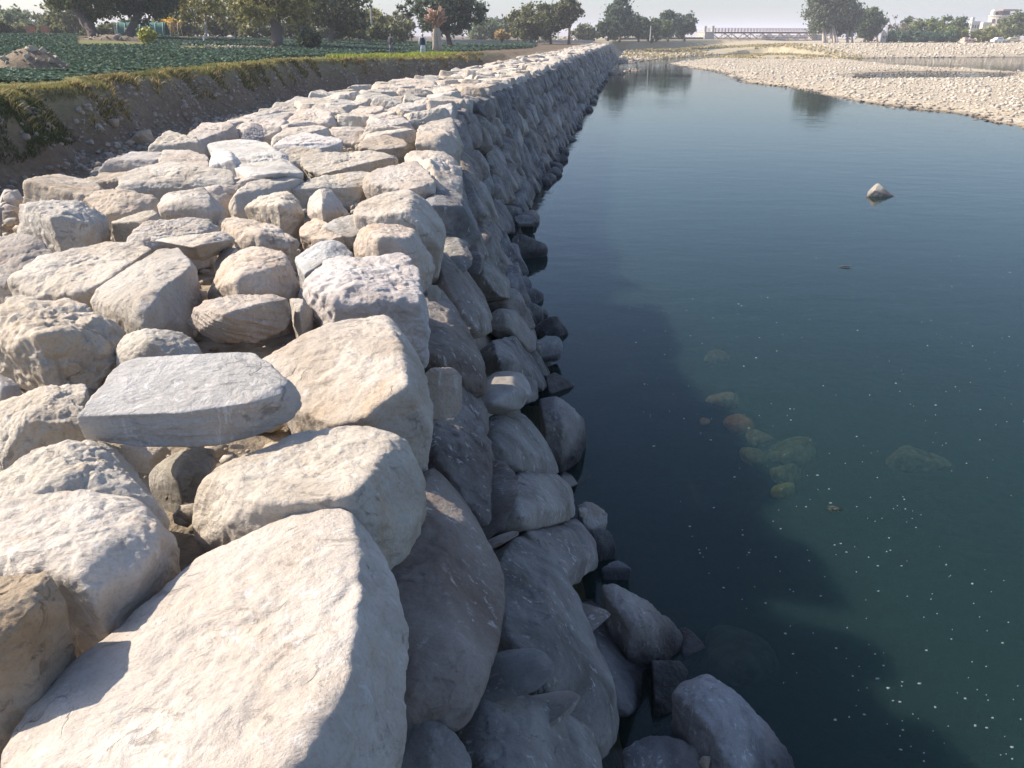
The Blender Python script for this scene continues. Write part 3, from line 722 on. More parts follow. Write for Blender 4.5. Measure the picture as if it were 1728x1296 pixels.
# grit and chips caught between the boulders
def scatter_stones(name, label, P, size, mat, lo=(.75, .75, .5), tintlist=((.5,.47,.42),), lvl=1, cat='stones'):
    u, fc = ico(lvl); n = len(P); rs = np.random.default_rng(len(P))
    R = rs.normal(size=(n, 3, 3)); R = np.linalg.qr(R)[0]
    sc = rs.uniform(.6, 1.4, size=(n, 1, 3)) * np.array(lo) * np.asarray(size).reshape(-1, 1, 1)
    k = 1 + rs.uniform(-.16, .16, size=(n, len(u), 1))
    X = (u[None] * k * np.ones((n, 1, 1))) @ R
    X = X * sc + np.asarray(P)[:, None, :]
    Fc = (fc[None] + (np.arange(n) * len(u))[:, None, None]).reshape(-1, 3)
    t = np.array(tintlist)[rs.integers(len(tintlist), size=n)] * rs.uniform(.8, 1.15, size=(n, 1))
    t = np.repeat(t, len(u), 0)
    o = obj(name, X.reshape(-1, 3), Fc, mat, tint=t, smooth=lvl > 1)
    return tag(o, label, cat, kind='stuff')
P, sz = [], []
for k in range(7000):
    s = 1.5 + 38 * rsC.random() ** 1.5; u_ = rsC.uniform(.3, float(wall_w(s)) - .1)
    P.append(top_pt(s, u_, -.17 + rsC.uniform(-.05, .09))); sz.append(.012 + .075 * rsC.random() ** 3)
scatter_stones('rubble_chips', 'sandy chips and pebbles caught in the gaps between the boulders', np.array(P), sz, M_ROCKA, tintlist=((.44,.37,.28), (.38,.31,.23), (.52,.47,.4)), cat='rubble')

# ------------------------------------------------------------------ terrain: field, trench, river bed, gravel bars, far banks in one sheet
BY = np.array([-20, 15, 22, 30, 38, 50, 56, 60, 64, 67, 72, 80, 88, 96, 110, 172, 400.]); BX = np.array([-14.2, -14.4, -14.8, -15.8, -16.2, -15.4, -14.2, -11.8, -8.4, -6.2, -5.2, -3.4, -1.2, 1.7, 5.5, 16.0, 50.])
def bank_x(y): return (np.interp(y - 1.5, BY, BX) + np.interp(y, BY, BX) + np.interp(y + 1.5, BY, BX)) / 3 + .35 * np.sin(y * .9) + .2 * np.sin(y * 2.3)
TD = lambda y: np.interp(y, [-20, 52, 66, 80, 90, 110], [2.1, 2.1, 1.7, .9, .35, .05])
def world_poly(pts, z=WATER_Z): return np.array([at_z(x, y, z)[:2] for x, y in pts])
BAR = world_poly([(1112,107),(1150,114),(1200,122),(1238,139),(1300,146),(1345,155),(1400,166),(1450,175),(1560,190),(1640,205),(1728,226),(1900,262),(2200,275),(2700,230),(2600,135),(1990,126),(1728,121.5),(1640,117.5),(1560,113),(1500,108),(1445,101.5),(1400,96),(1330,92),(1250,93),(1210,97),(1160,102)])
FAR = world_poly([(1032,103),(1046,109),(1075,106.5),(1110,101),(1150,97.5),(1200,93),(1248,90),(1300,90),(1400,95),(1430,98.5),(1520,97.5),(1728,96),(2100,94),(3000,92)])
FAR = np.vstack([FAR, [[900, 4000], [-200, 4000], [10, 190]]])
WET = world_poly([(1395,131),(1440,122),(1520,119),(1640,120),(1740,123),(1740,134),(1640,136),(1540,136),(1450,138)])
def sdist(P, poly):
    """signed distance, positive inside"""
    x, y = P[:, 0], P[:, 1]; dmin = np.full(len(P), 1e9); ins = np.zeros(len(P), bool)
    for i in range(len(poly)):
        a, b = poly[i], poly[(i + 1) % len(poly)]
        ab = b - a; L = max(ab @ ab, 1e-9); t = np.clip(((x - a[0]) * ab[0] + (y - a[1]) * ab[1]) / L, 0, 1)
        dmin = np.minimum(dmin, np.hypot(x - a[0] - t * ab[0], y - a[1] - t * ab[1]))
        c = ((a[1] > y) != (b[1] > y)) & (x < (b[0] - a[0]) * (y - a[1]) / (b[1] - a[1] + 1e-12) + a[0]); ins ^= c
    return np.where(ins, dmin, -dmin)
def field_z(x, y):
    return 1.35 * sstep(28, 92, y) * np.clip((-x - 9) / 37, 0, 1.15) * (1 - .6 * sstep(120, 260, y))
def right_bank(x, y):     # 0..1: the embankment on the far right shore
    return sstep(188, 226, y - .02 * (x - 80)) * sstep(48, 90, x)
def terrain(x, y):
    x = np.asarray(x, float); y = np.asarray(y, float)
    P = np.stack([x, y], 1); P3 = np.stack([x, y, 0 * x], 1)
    n1 = perlin(P3 * .23) + .5 * perlin(P3 * .9 + 7); n2 = perlin(P3 * 2.7 + 3) + .6 * perlin(P3 * 7)
    ex = edge_x(y); bx = bank_x(y) + .25 * n1
    zf = field_z(x, y) + .05 * n1
    d = TD(y)
    zl = zf - (d + zf * .9 * (d > .3)) * sstep(0, 1.75, x - bx) - .0
    slope = np.clip((x - bx) / 1.75, 0, 1)
    zl = zl + .10 * n2 * sstep(-.2, .4, x - bx) * (d > .2) + .12 * n1 * sstep(.3, 1.5, x - bx) * (d > .2)
    # river
    sb, sf, sw = sdist(P, BAR), sdist(P, FAR), sdist(P, WET)
    zr = np.full(len(x), -4.3) + .2 * n1
    hb = WATER_Z - .25 + .55 * sstep(-1.5, 4.5, sb + 1.2 * n1) + .12 * n1 * sstep(0, 3, sb) - .34 * sstep(-.5, 3.0, sw + 1.5 * n1)
    zr = np.where(sb > -1.6, np.maximum(zr, hb), zr)
    gr = sstep(140, 215, y) * sstep(95, 40, x)
    hf = WATER_Z - .25 + .6 * sstep(-1.5, 5, sf + n1) + (.1 + .25 * sstep(5, 30, sf)) * n1 + .7 * gr * sstep(2, 45, sf)
    hf = hf + np.maximum(0, (-.32 + .12 * n1) - hf) * right_bank(x, y)
    far_rise = sstep(330, 900, y)
    hf = hf * (1 - far_rise) + (-.6) * far_rise
    zr = np.where(sf > -1.6, np.maximum(zr, hf), zr)
    left = x < ex + .4
    beyond = sstep(170, 180, y)
    z = np.where(left, zl, zr)
    # beyond the end of the wall: high ground left of the abutment line, gravel right of it
    al = np.interp(y, [172, 236, 300, 420], [20.0, 30, 75, 170])
    hl = sstep(1.4, -1.4, x - al); z = np.where(y > 172, hl * (.35 * sstep(172, 230, y) + .05 * n1) + (1 - hl) * zr, z)
    return z
def tgrid(a, segs):
    out = [a]
    for end, step in segs:
        k = max(1, int(round((end - out[-1]) / step))); out += list(np.linspace(out[-1], end, k + 1)[1:])
    return np.array(out)
gx = tgrid(-2500, [(-600, 300), (-200, 50), (-80, 6), (-30, 1.5), (-17.2, .6), (-12.5, .16), (-4, .4), (3, .5), (22, 1.0), (45, .55), (100, 1.2), (160, 4), (400, 30), (900, 100), (3000, 400)])
gy = tgrid(-25, [(0, 3), (10, 1), (34, .3), (62, .5), (140, .8), (300, 1.3), (360, 6), (700, 40), (2000, 200), (6000, 800)])
GX, GY = np.meshgrid(gx, gy); fx, fy = GX.ravel(), GY.ravel()
gz = terrain(fx, fy)
nx_, ny_ = len(gx), len(gy); ii = (np.arange(ny_ - 1)[:, None] * nx_ + np.arange(nx_ - 1)[None, :]).ravel()
gf = np.stack([ii, ii + 1, ii + nx_ + 1, ii + nx_], 1)
# ground cover weights: R = plant cover, G = gravel, B = dry grass
P2 = np.stack([fx, fy], 1); P3 = np.stack([fx, fy, 0 * fx], 1)
nn = perlin(P3 * .35) + .5 * perlin(P3 * 1.3)
bxx = bank_x(fy)
leftm = (fx < edge_x(fy) - 2) & (fy < 172)
veg = np.where(leftm, sstep(.9, -.2, fx - bxx + .8 * nn) * (TD(fy) > .2) * (fy < 85), 0)
dry = np.where(leftm, sstep(1.6, 0, np.abs(fx - bxx + .5)) * .9 * (fy < 80), 0)
sf_ = sdist(P2, FAR)
dry = np.maximum(dry, np.where((fx > 20) & (fx < 90) & (fy > 165), sstep(168, 205, fy + 14 * nn) * sstep(92, 70, fx), 0))
grav = np.where((fx > edge_x(fy)), 1.0, 0.0); grav = np.where(leftm & (fx > bxx + .6), .12 + .25 * nn, grav)
grav = np.where(fy > 172, np.where(fx < np.interp(fy, [172, 236, 300, 420], [20.0, 30, 75, 170]), 0, 1), grav)
M_GROUND, n, b = new_mat('ground')
tc = N(n, 'ShaderNodeTexCoord'); v = tc.outputs['Object']; at = N(n, 'ShaderNodeAttribute', attribute_name='tint')
sx = N(n, 'ShaderNodeSeparateColor'); n.links.new(at.outputs['Color'], sx.inputs[0])
soil = mixc(n, ramp(n, noise(n, v, .8, 8, .6), [(.3, 0.0), (.7, 1.0)]), (.20, .165, .125), (.32, .27, .21))
soil = mixc(n, ramp(n, noise(n, v, 9, 6, .7), [(.3, 0.0), (.6, 1.0)]), mixc(n, 1.0, soil, (.68, .66, .64), 'MULTIPLY'), soil)
gvo = N(n, 'ShaderNodeTexVoronoi'); gvo.inputs['Scale'].default_value = 5.5; n.links.new(v, gvo.inputs['Vector'])
gcol = mixc(n, ramp(n, gvo.outputs['Distance'], [(.15, 0.0), (.75, 1.0)]), (.64, .565, .46), (.33, .285, .225))
gcol = mixc(n, ramp(n, noise(n, v, .25, 5, .6), [(.35, 0.0), (.7, 1.0)]), gcol, mixc(n, 1.0, gcol, (.86, .82, .74), 'MULTIPLY'))
c = mixc(n, sx.outputs[1], mixc(n, 1.0, soil, (.60, .56, .52), 'MULTIPLY'), gcol)
c = mixc(n, math_(n, 'MULTIPLY', sx.outputs[0], .85), c, mixc(n, noise(n, v, 3, 6, .7), (.10, .13, .04), (.22, .21, .09)))
c = mixc(n, math_(n, 'MULTIPLY', sx.outputs[2], .85), c, mixc(n, noise(n, v, 2, 6, .7), (.30, .26, .17), (.42, .37, .26)))
gp = N(n, 'ShaderNodeNewGeometry'); sz_ = N(n, 'ShaderNodeSeparateXYZ'); n.links.new(gp.outputs['Position'], sz_.inputs[0])
wt = N(n, 'ShaderNodeMapRange'); wt.inputs['From Min'].default_value = WATER_Z + .10; wt.inputs['From Max'].default_value = WATER_Z + .0
n.links.new(sz_.outputs[2], wt.inputs['Value'])
c = mixc(n, wt.outputs[0], c, mixc(n, 1.0, c, (.45, .43, .40), 'MULTIPLY'))
dp = N(n, 'ShaderNodeMapRange'); dp.inputs['From Min'].default_value = WATER_Z - .2; dp.inputs['From Max'].default_value = WATER_Z - .7
n.links.new(sz_.outputs[2], dp.inputs['Value']); c = mixc(n, dp.outputs[0], c, (.018, .03, .024))          # bed colour darkens with depth below the water
n.links.new(c, b.inputs['Base Color']); b.inputs['Roughness'].default_value = .95; b.inputs['Specular IOR Level'].default_value = .15
hh = math_(n, 'ADD', noise(n, v, 6, 8, .7), math_(n, 'MULTIPLY', gvo.outputs['Distance'], -.7))
n.links.new(bump(n, hh, .8, .08), b.inputs['Normal'])
tag(obj('ground', np.stack([fx, fy, gz], 1), gf, M_GROUND, tint=np.stack([np.clip(veg, 0, 1), np.clip(grav, 0, 1), np.clip(dry, 0, 1)], 1)), kind='structure')

# ------------------------------------------------------------------ water
m, n, b = new_mat('river_water')
out = n.nodes['Material Output']
tc = N(n, 'ShaderNodeTexCoord'); v = tc.outputs['Object']
body = N(n, 'ShaderNodeBsdfPrincipled'); body.subsurface_method = 'BURLEY'
body.inputs['Base Color'].default_value = (.023, .059, .056, 1); body.inputs['Roughness'].default_value = 1; body.inputs['Specular IOR Level'].default_value = 0
body.inputs['Subsurface Weight'].default_value = 1; body.inputs['Subsurface Radius'].default_value = (.6, .8, .8); body.inputs['Subsurface Scale'].default_value = 1.25
trn = N(n, 'ShaderNodeBsdfTransparent'); trn.inputs[0].default_value = (.90, .86, .66, 1)
mx = N(n, 'ShaderNodeMixShader'); mx.inputs[0].default_value = .40
n.links.new(trn.outputs[0], mx.inputs[1]); n.links.new(body.outputs[0], mx.inputs[2])
gl = N(n, 'ShaderNodeBsdfGlossy'); gl.inputs['Roughness'].default_value = .02
mp = N(n, 'ShaderNodeMapping'); mp.inputs['Scale'].default_value = (.55, 1.0, 1.0); n.links.new(v, mp.inputs[0])
hgt = math_(n, 'ADD', noise(n, mp.outputs[0], 1.5, 3, .5, .3), math_(n, 'MULTIPLY', noise(n, mp.outputs[0], 6.5, 2, .5), .16))
calm = ramp(n, noise(n, v, .09, 3), [(.35, .35), (.65, 1.0)])
bp = N(n, 'ShaderNodeBump'); bp.inputs['Distance'].default_value = .013; n.links.new(hgt, bp.inputs['Height']); n.links.new(calm, bp.inputs['Strength'])
n.links.new(bp.outputs[0], gl.inputs['Normal'])
fr = N(n, 'ShaderNodeFresnel'); fr.inputs['IOR'].default_value = 1.33; n.links.new(bp.outputs[0], fr.inputs['Normal'])
mx2 = N(n, 'ShaderNodeMixShader'); n.links.new(fr.outputs[0], mx2.inputs[0]); n.links.new(mx.outputs[0], mx2.inputs[1]); n.links.new(gl.outputs[0], mx2.inputs[2])
n.links.new(mx2.outputs[0], out.inputs[0])
yy = np.concatenate([np.arange(-6, 172, 6.), [178, 200, 240, 320]])
wv, wf = [], []
for y in yy:
    xe = float(edge_x(min(y, 172))) - .1
    if y > 172: xe = 22
    for x in np.linspace(xe, 180, 14): wv.append((x, y, WATER_Z))
for i in range(len(yy) - 1):
    for j in range(13):
        a = i * 14 + j; wf.append((a, a + 1, a + 15, a + 14))
tag(obj('water', wv, wf, m, smooth=False), kind='structure')

# stones lying under and in the water
M_SUNK, n, b = new_mat('sunken_stone'); tc = N(n, 'ShaderNodeTexCoord'); oi = N(n, 'ShaderNodeObjectInfo')
f_ = noise(n, tc.outputs['Object'], 9, 6, .6)
n.links.new(mixc(n, ramp(n, f_, [(.35, 0.0), (.65, 1.0)]), mixc(n, 1.0, oi.outputs['Color'], (.55, .5, .45), 'MULTIPLY'), oi.outputs['Color']), b.inputs['Base Color']); b.inputs['Roughness'].default_value = .95; n.links.new(bump(n, f_, .6, .03), b.inputs['Normal'])
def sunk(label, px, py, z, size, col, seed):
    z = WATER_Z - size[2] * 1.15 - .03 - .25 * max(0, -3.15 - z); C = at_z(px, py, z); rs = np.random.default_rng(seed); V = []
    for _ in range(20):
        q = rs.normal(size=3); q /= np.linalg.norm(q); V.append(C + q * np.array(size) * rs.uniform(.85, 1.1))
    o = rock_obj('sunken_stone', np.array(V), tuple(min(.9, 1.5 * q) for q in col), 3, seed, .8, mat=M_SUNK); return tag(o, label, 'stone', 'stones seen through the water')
GOLD = (.62, .40, .15)
for k, (lab, px, py, z, s, c_) in enumerate((
    ('reddish flat stone under the water, brightest of the sunken ones', 1250, 716, -3.14, (.26, .2, .16), (.80, .28, .10)),
    ('yellow-green stone under the water nearest the shadow of the wall', 1322, 828, -3.14, (.16, .16, .13), (.85, .62, .12)),
    ('tan flat stone under the water above the reddish one', 1222, 676, -3.16, (.3, .2, .14), (.62, .45, .27)),
    ('dim brown stone under the water, topmost of the sunken group', 1210, 604, -3.17, (.3, .2, .14), (.45, .28, .17)),
    ('greyish stone under the water right below the reddish one', 1282, 738, -3.19, (.2, .2, .14), (.42, .36, .24)),
    ('olive stone under the water in the middle of the sunken group', 1272, 766, -3.19, (.22, .2, .16), (.40, .36, .17)),
    ('large dim olive stone under the water right of the sunken group', 1335, 760, -3.22, (.42, .3, .2), (.30, .30, .15)),
    ('dim olive stone under the water above the yellow-green one', 1330, 800, -3.20, (.25, .22, .16), (.36, .33, .15)),
    ('small tan stone under the water left of the reddish one', 1190, 712, -3.16, (.09, .08, .07), (.55, .42, .25)),
    ('faint pale stone under the open water right of the sunken group', 1545, 775, -3.23, (.5, .3, .18), (.32, .32, .22)),
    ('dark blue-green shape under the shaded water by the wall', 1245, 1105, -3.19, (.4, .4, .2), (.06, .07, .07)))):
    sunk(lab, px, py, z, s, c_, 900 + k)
def solid_stone(label, px, py, z, dims, col, seed, name='boulder', cat='boulder', group=None, p=12, ground=True, npt=14):
    C = at_z(px, py, z); rs = np.random.default_rng(seed); V = []
    for _ in range(npt):
        q = rs.normal(size=3); q /= np.linalg.norm(q); V.append(C + q * np.array(dims) * rs.uniform(.85, 1.1))
    o = rock_obj(name, np.array(V), col, p, seed, 1.0); return tag(o, label, cat, group)
D0 = float(project(at_z(1487, 331, w))[2])
A = np.array([at_d(x, y, D0 + dd) for x, y, dd in ((1463,326,0),(1471,317,.05),(1480,310,.08),(1483,310,.06),(1491,318,.0),(1502,326,.0),(1512,333,-.02),(1486,334,-.1),(1466,331,-.06),(1476,321,-.1),(1492,326,-.1),
   (1466,326,.2),(1482,316,.16),(1504,330,.15),(1487,360,.1),(1465,350,.1),(1508,350,.1))])
tag(rock_obj('boulder', A, (.62, .57, .49), 22, 71, .7, level=6, chips=0, facets=0), 'lone pale pointed rock breaking the surface in the middle of the river', 'rock')
def rubble_heap(name, label, px, py, z0, rx, ry, h, n_, cols, smin, smax, seed, cat='rubble heap'):
    C = at_z(px, py, z0) if z0 < 1 else at_d(px, py, 80)
    if z0 > -.5: C[2] = float(terrain([C[0]], [C[1]])[0]) - .03
    rs = np.random.default_rng(seed); e = empty(name, C); tag(e, label, cat)
    u = np.linspace(0, 2 * np.pi, 24, endpoint=False); mv, mf = [], []
    for i, r in enumerate((1, .75, .5, .25)):
        for a in u: mv.append((rx * r * math.cos(a), ry * r * math.sin(a), h * (1 - r ** 1.5) - (.25 if i == 0 else 0) + rs.uniform(-.06, .06) * h))
    mv.append((0, 0, h))
    for i in range(3):
        for j in range(24): mf.append((i * 24 + j, i * 24 + (j + 1) % 24, (i + 1) * 24 + (j + 1) % 24, (i + 1) * 24 + j))
    for j in range(24): mf.append((72 + j, 72 + (j + 1) % 24, 96))
    obj('mound', mv, mf, M_DIRT if z0 > -.5 else M_CORE, e)
    for k in range(n_):
        r = math.sqrt(rs.random()); a = rs.uniform(0, 6.28); s = smin + (smax - smin) * rs.random() ** 2
        p = np.array([rx * r * math.cos(a), ry * r * math.sin(a), h * (1 - r ** 1.5) + s * .2])
        V = p + np.array([(q := rs.normal(size=3)) / np.linalg.norm(q) * s * rs.uniform(.6, 1.1) for _ in range(10)])
        c0 = cols[rs.integers(len(cols))]
        o = rock_obj('stone', V, c0, 12, int(seed * 100 + k), 1.0, level=3 if s < .3 else 4, chips=1); o.parent = e
    return e
rubble_heap('rubble_heap', 'small islet of pale stones in the water near the far end of the wall', 1038, 126, w - .1, 1.5, 1.6, .75, 22, 'cwmt', .2, .5, 5, 'islet')
rubble_heap('rubble_heap', 'low spit of pale gravel stones right of the stone islet', 1068, 120.5, w - .1, 1.6, 1.4, .25, 16, 'cwt', .15, .3, 6, 'gravel spit')
rubble_heap('rubble_heap', 'brown dirt mound with pale stones rising out of the cabbages at the left', 55, 120, .02, 2.1, 1.5, 1.05, 60, 'tbtc', .06, .24, 7)
rubble_heap('rubble_heap', 'long low heap of earth and stones under the two dark trees', 190, 73, 1.12, 3.6, 1.4, .55, 40, 'tttn', .1, .3, 8)
rubble_heap('rubble_heap', 'pile of cream boulders on the dirt at the far top of the wall', 962, 72, .0, 3.4, 2.5, 1.0, 20, 'ccw', .35, .9, 9)
# foam flecks
rs = np.random.default_rng(4); fv, ff = [], []
for k in range(620):
    px = rs.uniform(990, 1740); py = 330 + 980 * rs.random() ** .9
    if px < 1040 + (py - 400) * .15: continue
    if py > 900 and px < 1150 + (py - 900) * .55: continue
    P = at_z(px, py, WATER_Z); s = (.0025 + .007 * rs.random() ** 3)
    if perlin(np.array([[P[0] * .9 + 4, P[1] * .35, 1.5]]))[0] < -.02 and rs.random() < .85: continue
    a0 = rs.uniform(0, 6.28); st = rs.uniform(1, 2.2); base = len(fv)
    m_ = 8
    for zz, kk in ((.0, 1.0), (.006, .8)):
        for i in range(m_):
            a = a0 + 2 * math.pi * i / m_; r = s * kk * rs.uniform(.6, 1.2)
            fv.append((P[0] + r * math.cos(a) * st, P[1] + r * math.sin(a), WATER_Z + zz))
    for i in range(m_): ff.append((base + i, base + (i + 1) % m_, base + m_ + (i + 1) % m_, base + m_ + i))
    ff.append(tuple(base + m_ + i for i in range(m_)))
M_FOAM = plain('foam', (.27, .29, .28), .8, .1, 20, 0)
tag(obj('foam', fv, ff, M_FOAM), 'scattered white foam flecks drifting on the green water', 'foam', kind='stuff')
# floating twig and a tuft of weed
mb = MB(); P = at_z(1428, 451, w)
mb.tube([(-.16, 0, .0), (-.06, .01, .03), (.03, 0, .02), (.12, .02, .03)], [.008, .014, .012, .006], 6); mb.tube([(.02, 0, .02), (.07, -.04, .05), (.1, -.05, .05)], [.008, .006, .003], 5)
o = mb.build('driftwood', M_BARK, smooth=True); o.location = P; tag(o, 'small dark twig floating on the river beyond the sunken stones', 'twig')
mb = MB(); P = at_z(1408, 859, w)
for k in range(16):
    a = k * .83; L = .06 + .05 * ((k * 7) % 5) / 5
    mb.tube([(0, 0, .004), (.5 * L * math.cos(a), .5 * L * math.sin(a) * .6, .012), (L * math.cos(a + .5), L * math.sin(a + .5) * .6, .004)], [.006, .007, .003], 5)
o = mb.build('water_weed', plain('wet_weed', (.03, .035, .028), .4, .3, 30, .2), smooth=True); o.location = P; tag(o, 'dark clump of weed floating in the green water right of the wall shadow', 'weed')

# ------------------------------------------------------------------ loose stones: gravel bars, trench, slope
def on_ground(xy, dz=0.0):
    z = terrain(xy[:, 0], xy[:, 1]); return np.column_stack([xy, z + dz])
rs = np.random.default_rng(21)
cx, cy = rs.uniform(20, 100, 60000), rs.uniform(36, 178, 60000)
XY = np.stack([cx, cy], 1); D = np.hypot(cx, cy); keep = (sdist(XY, BAR) > -.6) & (np.abs(cx) < cy * .74 + 4) & (rs.random(60000) < np.clip(1.25 - D / 190, .12, 1))
XY = XY[keep]; P = on_ground(XY, .02); sz = (.04 + .17 * rs.random(len(P)) ** 3.4) * (1 + .5 * np.clip(perlin(np.column_stack([XY * .22, 0 * XY[:, :1]])) * 2, -.6, 1))
scatter_stones('gravel', 'bleached cobbles and gravel covering the river bar', P, sz, M_ROCKA, (1, 1, .62), ((.62,.55,.46), (.57,.51,.42), (.65,.59,.5), (.50,.45,.38)), 1, 'gravel')
cx, cy = rs.uniform(12, 150, 16000), rs.uniform(118, 225, 16000); XY = np.stack([cx, cy], 1)
keep = (sdist(XY, FAR) > -.4) & (cx > edge_x(np.minimum(cy, 172)) + 2.0) & (np.abs(cx) < cy * .72) & ~((cy > 172) & (cx < 1 + np.interp(cy, [172, 236, 300, 420], [20.0, 30, 75, 170])))
P = on_ground(XY[keep], .03); sz = .12 + .3 * rs.random(len(P)) ** 2.5
scatter_stones('gravel', 'pale stones strewn over the far gravel flats and the far embankment', P, sz, M_ROCKA, (1, 1, .7), ((.64,.56,.45), (.58,.51,.41), (.5,.44,.35)), 1, 'gravel')
ty = 9 + 62 * rs.random(9000); tx = bank_x(ty) + .5 + 7.5 * rs.random(9000) ** 1.5; ok = tx < edge_x(ty) - wall_w(ty) - .2
P = on_ground(np.stack([tx, ty], 1)[ok], .01); sz = .025 + .10 * rs.random(len(P)) ** 3.0
scatter_stones('gravel', 'grey cobbles and grit lying on the trench slope and floor', P, sz, M_ROCKA, (1, 1, .75), ((.30,.265,.22), (.25,.22,.185), (.35,.31,.265)), 2, 'gravel')
GS = 'cobbles at the foot of the earth bank'
def ground_stone(label, px, py, r, col, seed, z=None, group=GS, p=10, flat=.75):
    d = ray(px, py); C = None
    for t in np.arange(8, 90, .05):
        q = np.array([0, 0, CAM_H]) + d * t
        if q[2] < float(terrain([q[0]], [q[1]])[0]): C = q; break
    if C is None: return
    rs = np.random.default_rng(seed)
    V = []
    for _ in range(14):
        q = rs.normal(size=3); q /= np.linalg.norm(q); V.append(C + q * np.array([r, r * .85, r * flat]) * rs.uniform(.88, 1.08))
    return tag(rock_obj('boulder', np.array(V), col, p, seed, .8, level=5, mat=M_COB), label, 'boulder', group)
for k, (lab, px, py, r, c_) in enumerate((
    ('biggest tan boulder half buried at the foot of the earth bank', 236, 236, .62, (.40, .33, .25)),
    ('brown boulder with a pale top, uppermost of the pile at the earth bank', 190, 207, .3, (.34, .27, .2)),
    ('tan cobble touching the biggest tan boulder of the earth bank', 220, 243, .2, (.38, .32, .24)),
    ('smooth grey oval cobble left of the biggest tan boulder', 197, 246, .2, (.40, .39, .37)),
    ('grey cobble in the upper part of the pile at the earth bank', 166, 217, .24, (.33, .32, .3)),
    ('elongated dark cobble in the middle of the pile at the earth bank', 183, 266, .26, (.30, .29, .27)),
    ('grey cobble at the left of the pile at the earth bank', 148, 240, .22, (.31, .30, .28)),
    ('round cobble at the bottom of the pile at the earth bank', 168, 290, .22, (.33, .32, .30)),
    ('small grey cobble beneath the oval cobble', 205, 268, .15, (.36, .35, .33)))):
    ground_stone(lab, px, py, r, c_, 1500 + k)
# heap of cobbles standing against the trench side at the left picture edge
for k, (px, py, r, c_) in enumerate(((12, 334, .16, 'l'), (24, 341, .14, 'c'), (6, 350, .13, 't'), (18, 358, .13, 'c'), (4, 366, .14, 'm'), (14, 372, .13, 'b'), (-6, 345, .15, 'l'), (24, 330, .1, 'g'), (20, 378, .15, 'd'), (2, 384, .15, 'd'))):
    C = at_z(px, py, -.25 - .03 * k); V = C + np.array([(q := np.random.default_rng(1600 + k * 20 + i).normal(size=3)) / np.linalg.norm(q) * r for i in range(12)])
    tag(rock_obj('boulder', V, c_, 8, 1600 + k, .6, level=5, mat=M_COB), 'rounded cobble in the little heap at the left edge beside the wall top', 'cobble', 'cobbles heaped at the left edge')

# ------------------------------------------------------------------ cabbage field
def cabbage_arrays(seed, leaves=11, rows=3, size=.23):
    rs = np.random.default_rng(seed); v, f = [], []
    for k in range(leaves):
        a = k * 2.4 + rs.uniform(-.3, .3); el = rs.uniform(.5, 1.25); L = size * rs.uniform(.8, 1.25); wd = L * rs.uniform(.26, .36)
        dirh = np.array([math.cos(a), math.sin(a), 0]); side = np.array([-math.sin(a), math.cos(a), 0]); b0 = len(v); p = np.array([0, 0, .02]) + dirh * .02; e = el
        for r in range(rows + 1):
            t = r / rows; wdt = wd * (.35 + 1.5 * t) if t < .5 else wd * (1.1 - .9 * (t - .5) * 1.6)
            nrm = np.array([0, 0, 1.0]) * math.cos(e) - dirh * math.sin(e)
            v += [p - side * wdt + nrm * wdt * .35, p.copy(), p + side * wdt + nrm * wdt * .35]
            p = p + (dirh * math.cos(e) + np.array([0, 0, 1]) * math.sin(e)) * L / rows; e -= .42
        for r in range(rows):
            for q in (0, 1):
                i = b0 + r * 3 + q; f.append((i, i + 1, i + 4, i + 3))
    return np.array(v), np.array(f)
rs = np.random.default_rng(33)
def in_field(x, y):
    bx = bank_x(y); lim = np.where(y < 56, bx - 1.3, np.where(y < 78, bx - 4.0, bx - 4.5))
    ok = (x < lim) & (y > 21)
    px, py, zc = project(np.stack([x, y, field_z(x, y)], 1))
    ok &= (px > -60) & (px < 905)
    ok &= ~((np.hypot((x + 17.9), (y - 27.9) * 1.2) < 2.6))                              # dirt mound
    ok &= ~((px > 130) & (px < 250) & (py < 78)) & ~((px > 300) & (py < 84) & (py > 78) & (px < 470))
    ok &= ~((px > 620) & (px < 800) & (y < 78) & (y > 60) & (x > -12.8))
    ok &= ~((py < 66.5) & (px > 300))
    return ok
pts = []
y = 21.0
while y < 185:
    st = .46 if y < 50 else .6 if y < 100 else .9
    xs = np.arange(-115, 8, st); xs = xs + rs.uniform(-.16, .16, len(xs)) * st * 2; yv = y + rs.uniform(-.12, .12, len(xs)) * st * 2
    k = in_field(xs, yv); pts.append(np.stack([xs[k], yv[k], np.full(k.sum(), st)], 1)); y += st
pts = np.vstack(pts)
ok = rs.random(len(pts)) > .06; pts = pts[ok]
zc = project(np.stack([pts[:, 0], pts[:, 1], 0 * pts[:, 0]], 1))[2]; pts = pts[np.argsort(zc)]
zz = terrain(pts[:, 0], pts[:, 1])
protos = []
near = pts[:300]
for k, (x, y, st) in enumerate(near):
    if k < 5:
        v_, f_ = cabbage_arrays(k, 13); o = obj('cabbage_plant', v_, f_, M_CAB); protos.append(o)
    else:
        o = protos[k % 5].copy(); COL.objects.link(o)
    o.location = (x, y, zz[k] - .01); o.rotation_euler = (0, 0, rs.uniform(0, 6.28)); s = rs.uniform(.75, 1.25); o.scale = (s, s, s * rs.uniform(.85, 1.2))
    g = rs.uniform(.8, 1.25); o.color = (.085 * g, .142 * g, .112 * g, 1)
    tag(o, 'blue-green leafy cabbage plant in the nearest rows of the field along the grassy bank', 'cabbage', 'cabbages nearest the grassy bank')
rest = pts[300:]; VV, FF = [], []; cnt_ = 0
lowp = [cabbage_arrays(50 + k, 10, 2, .225) for k in range(6)]
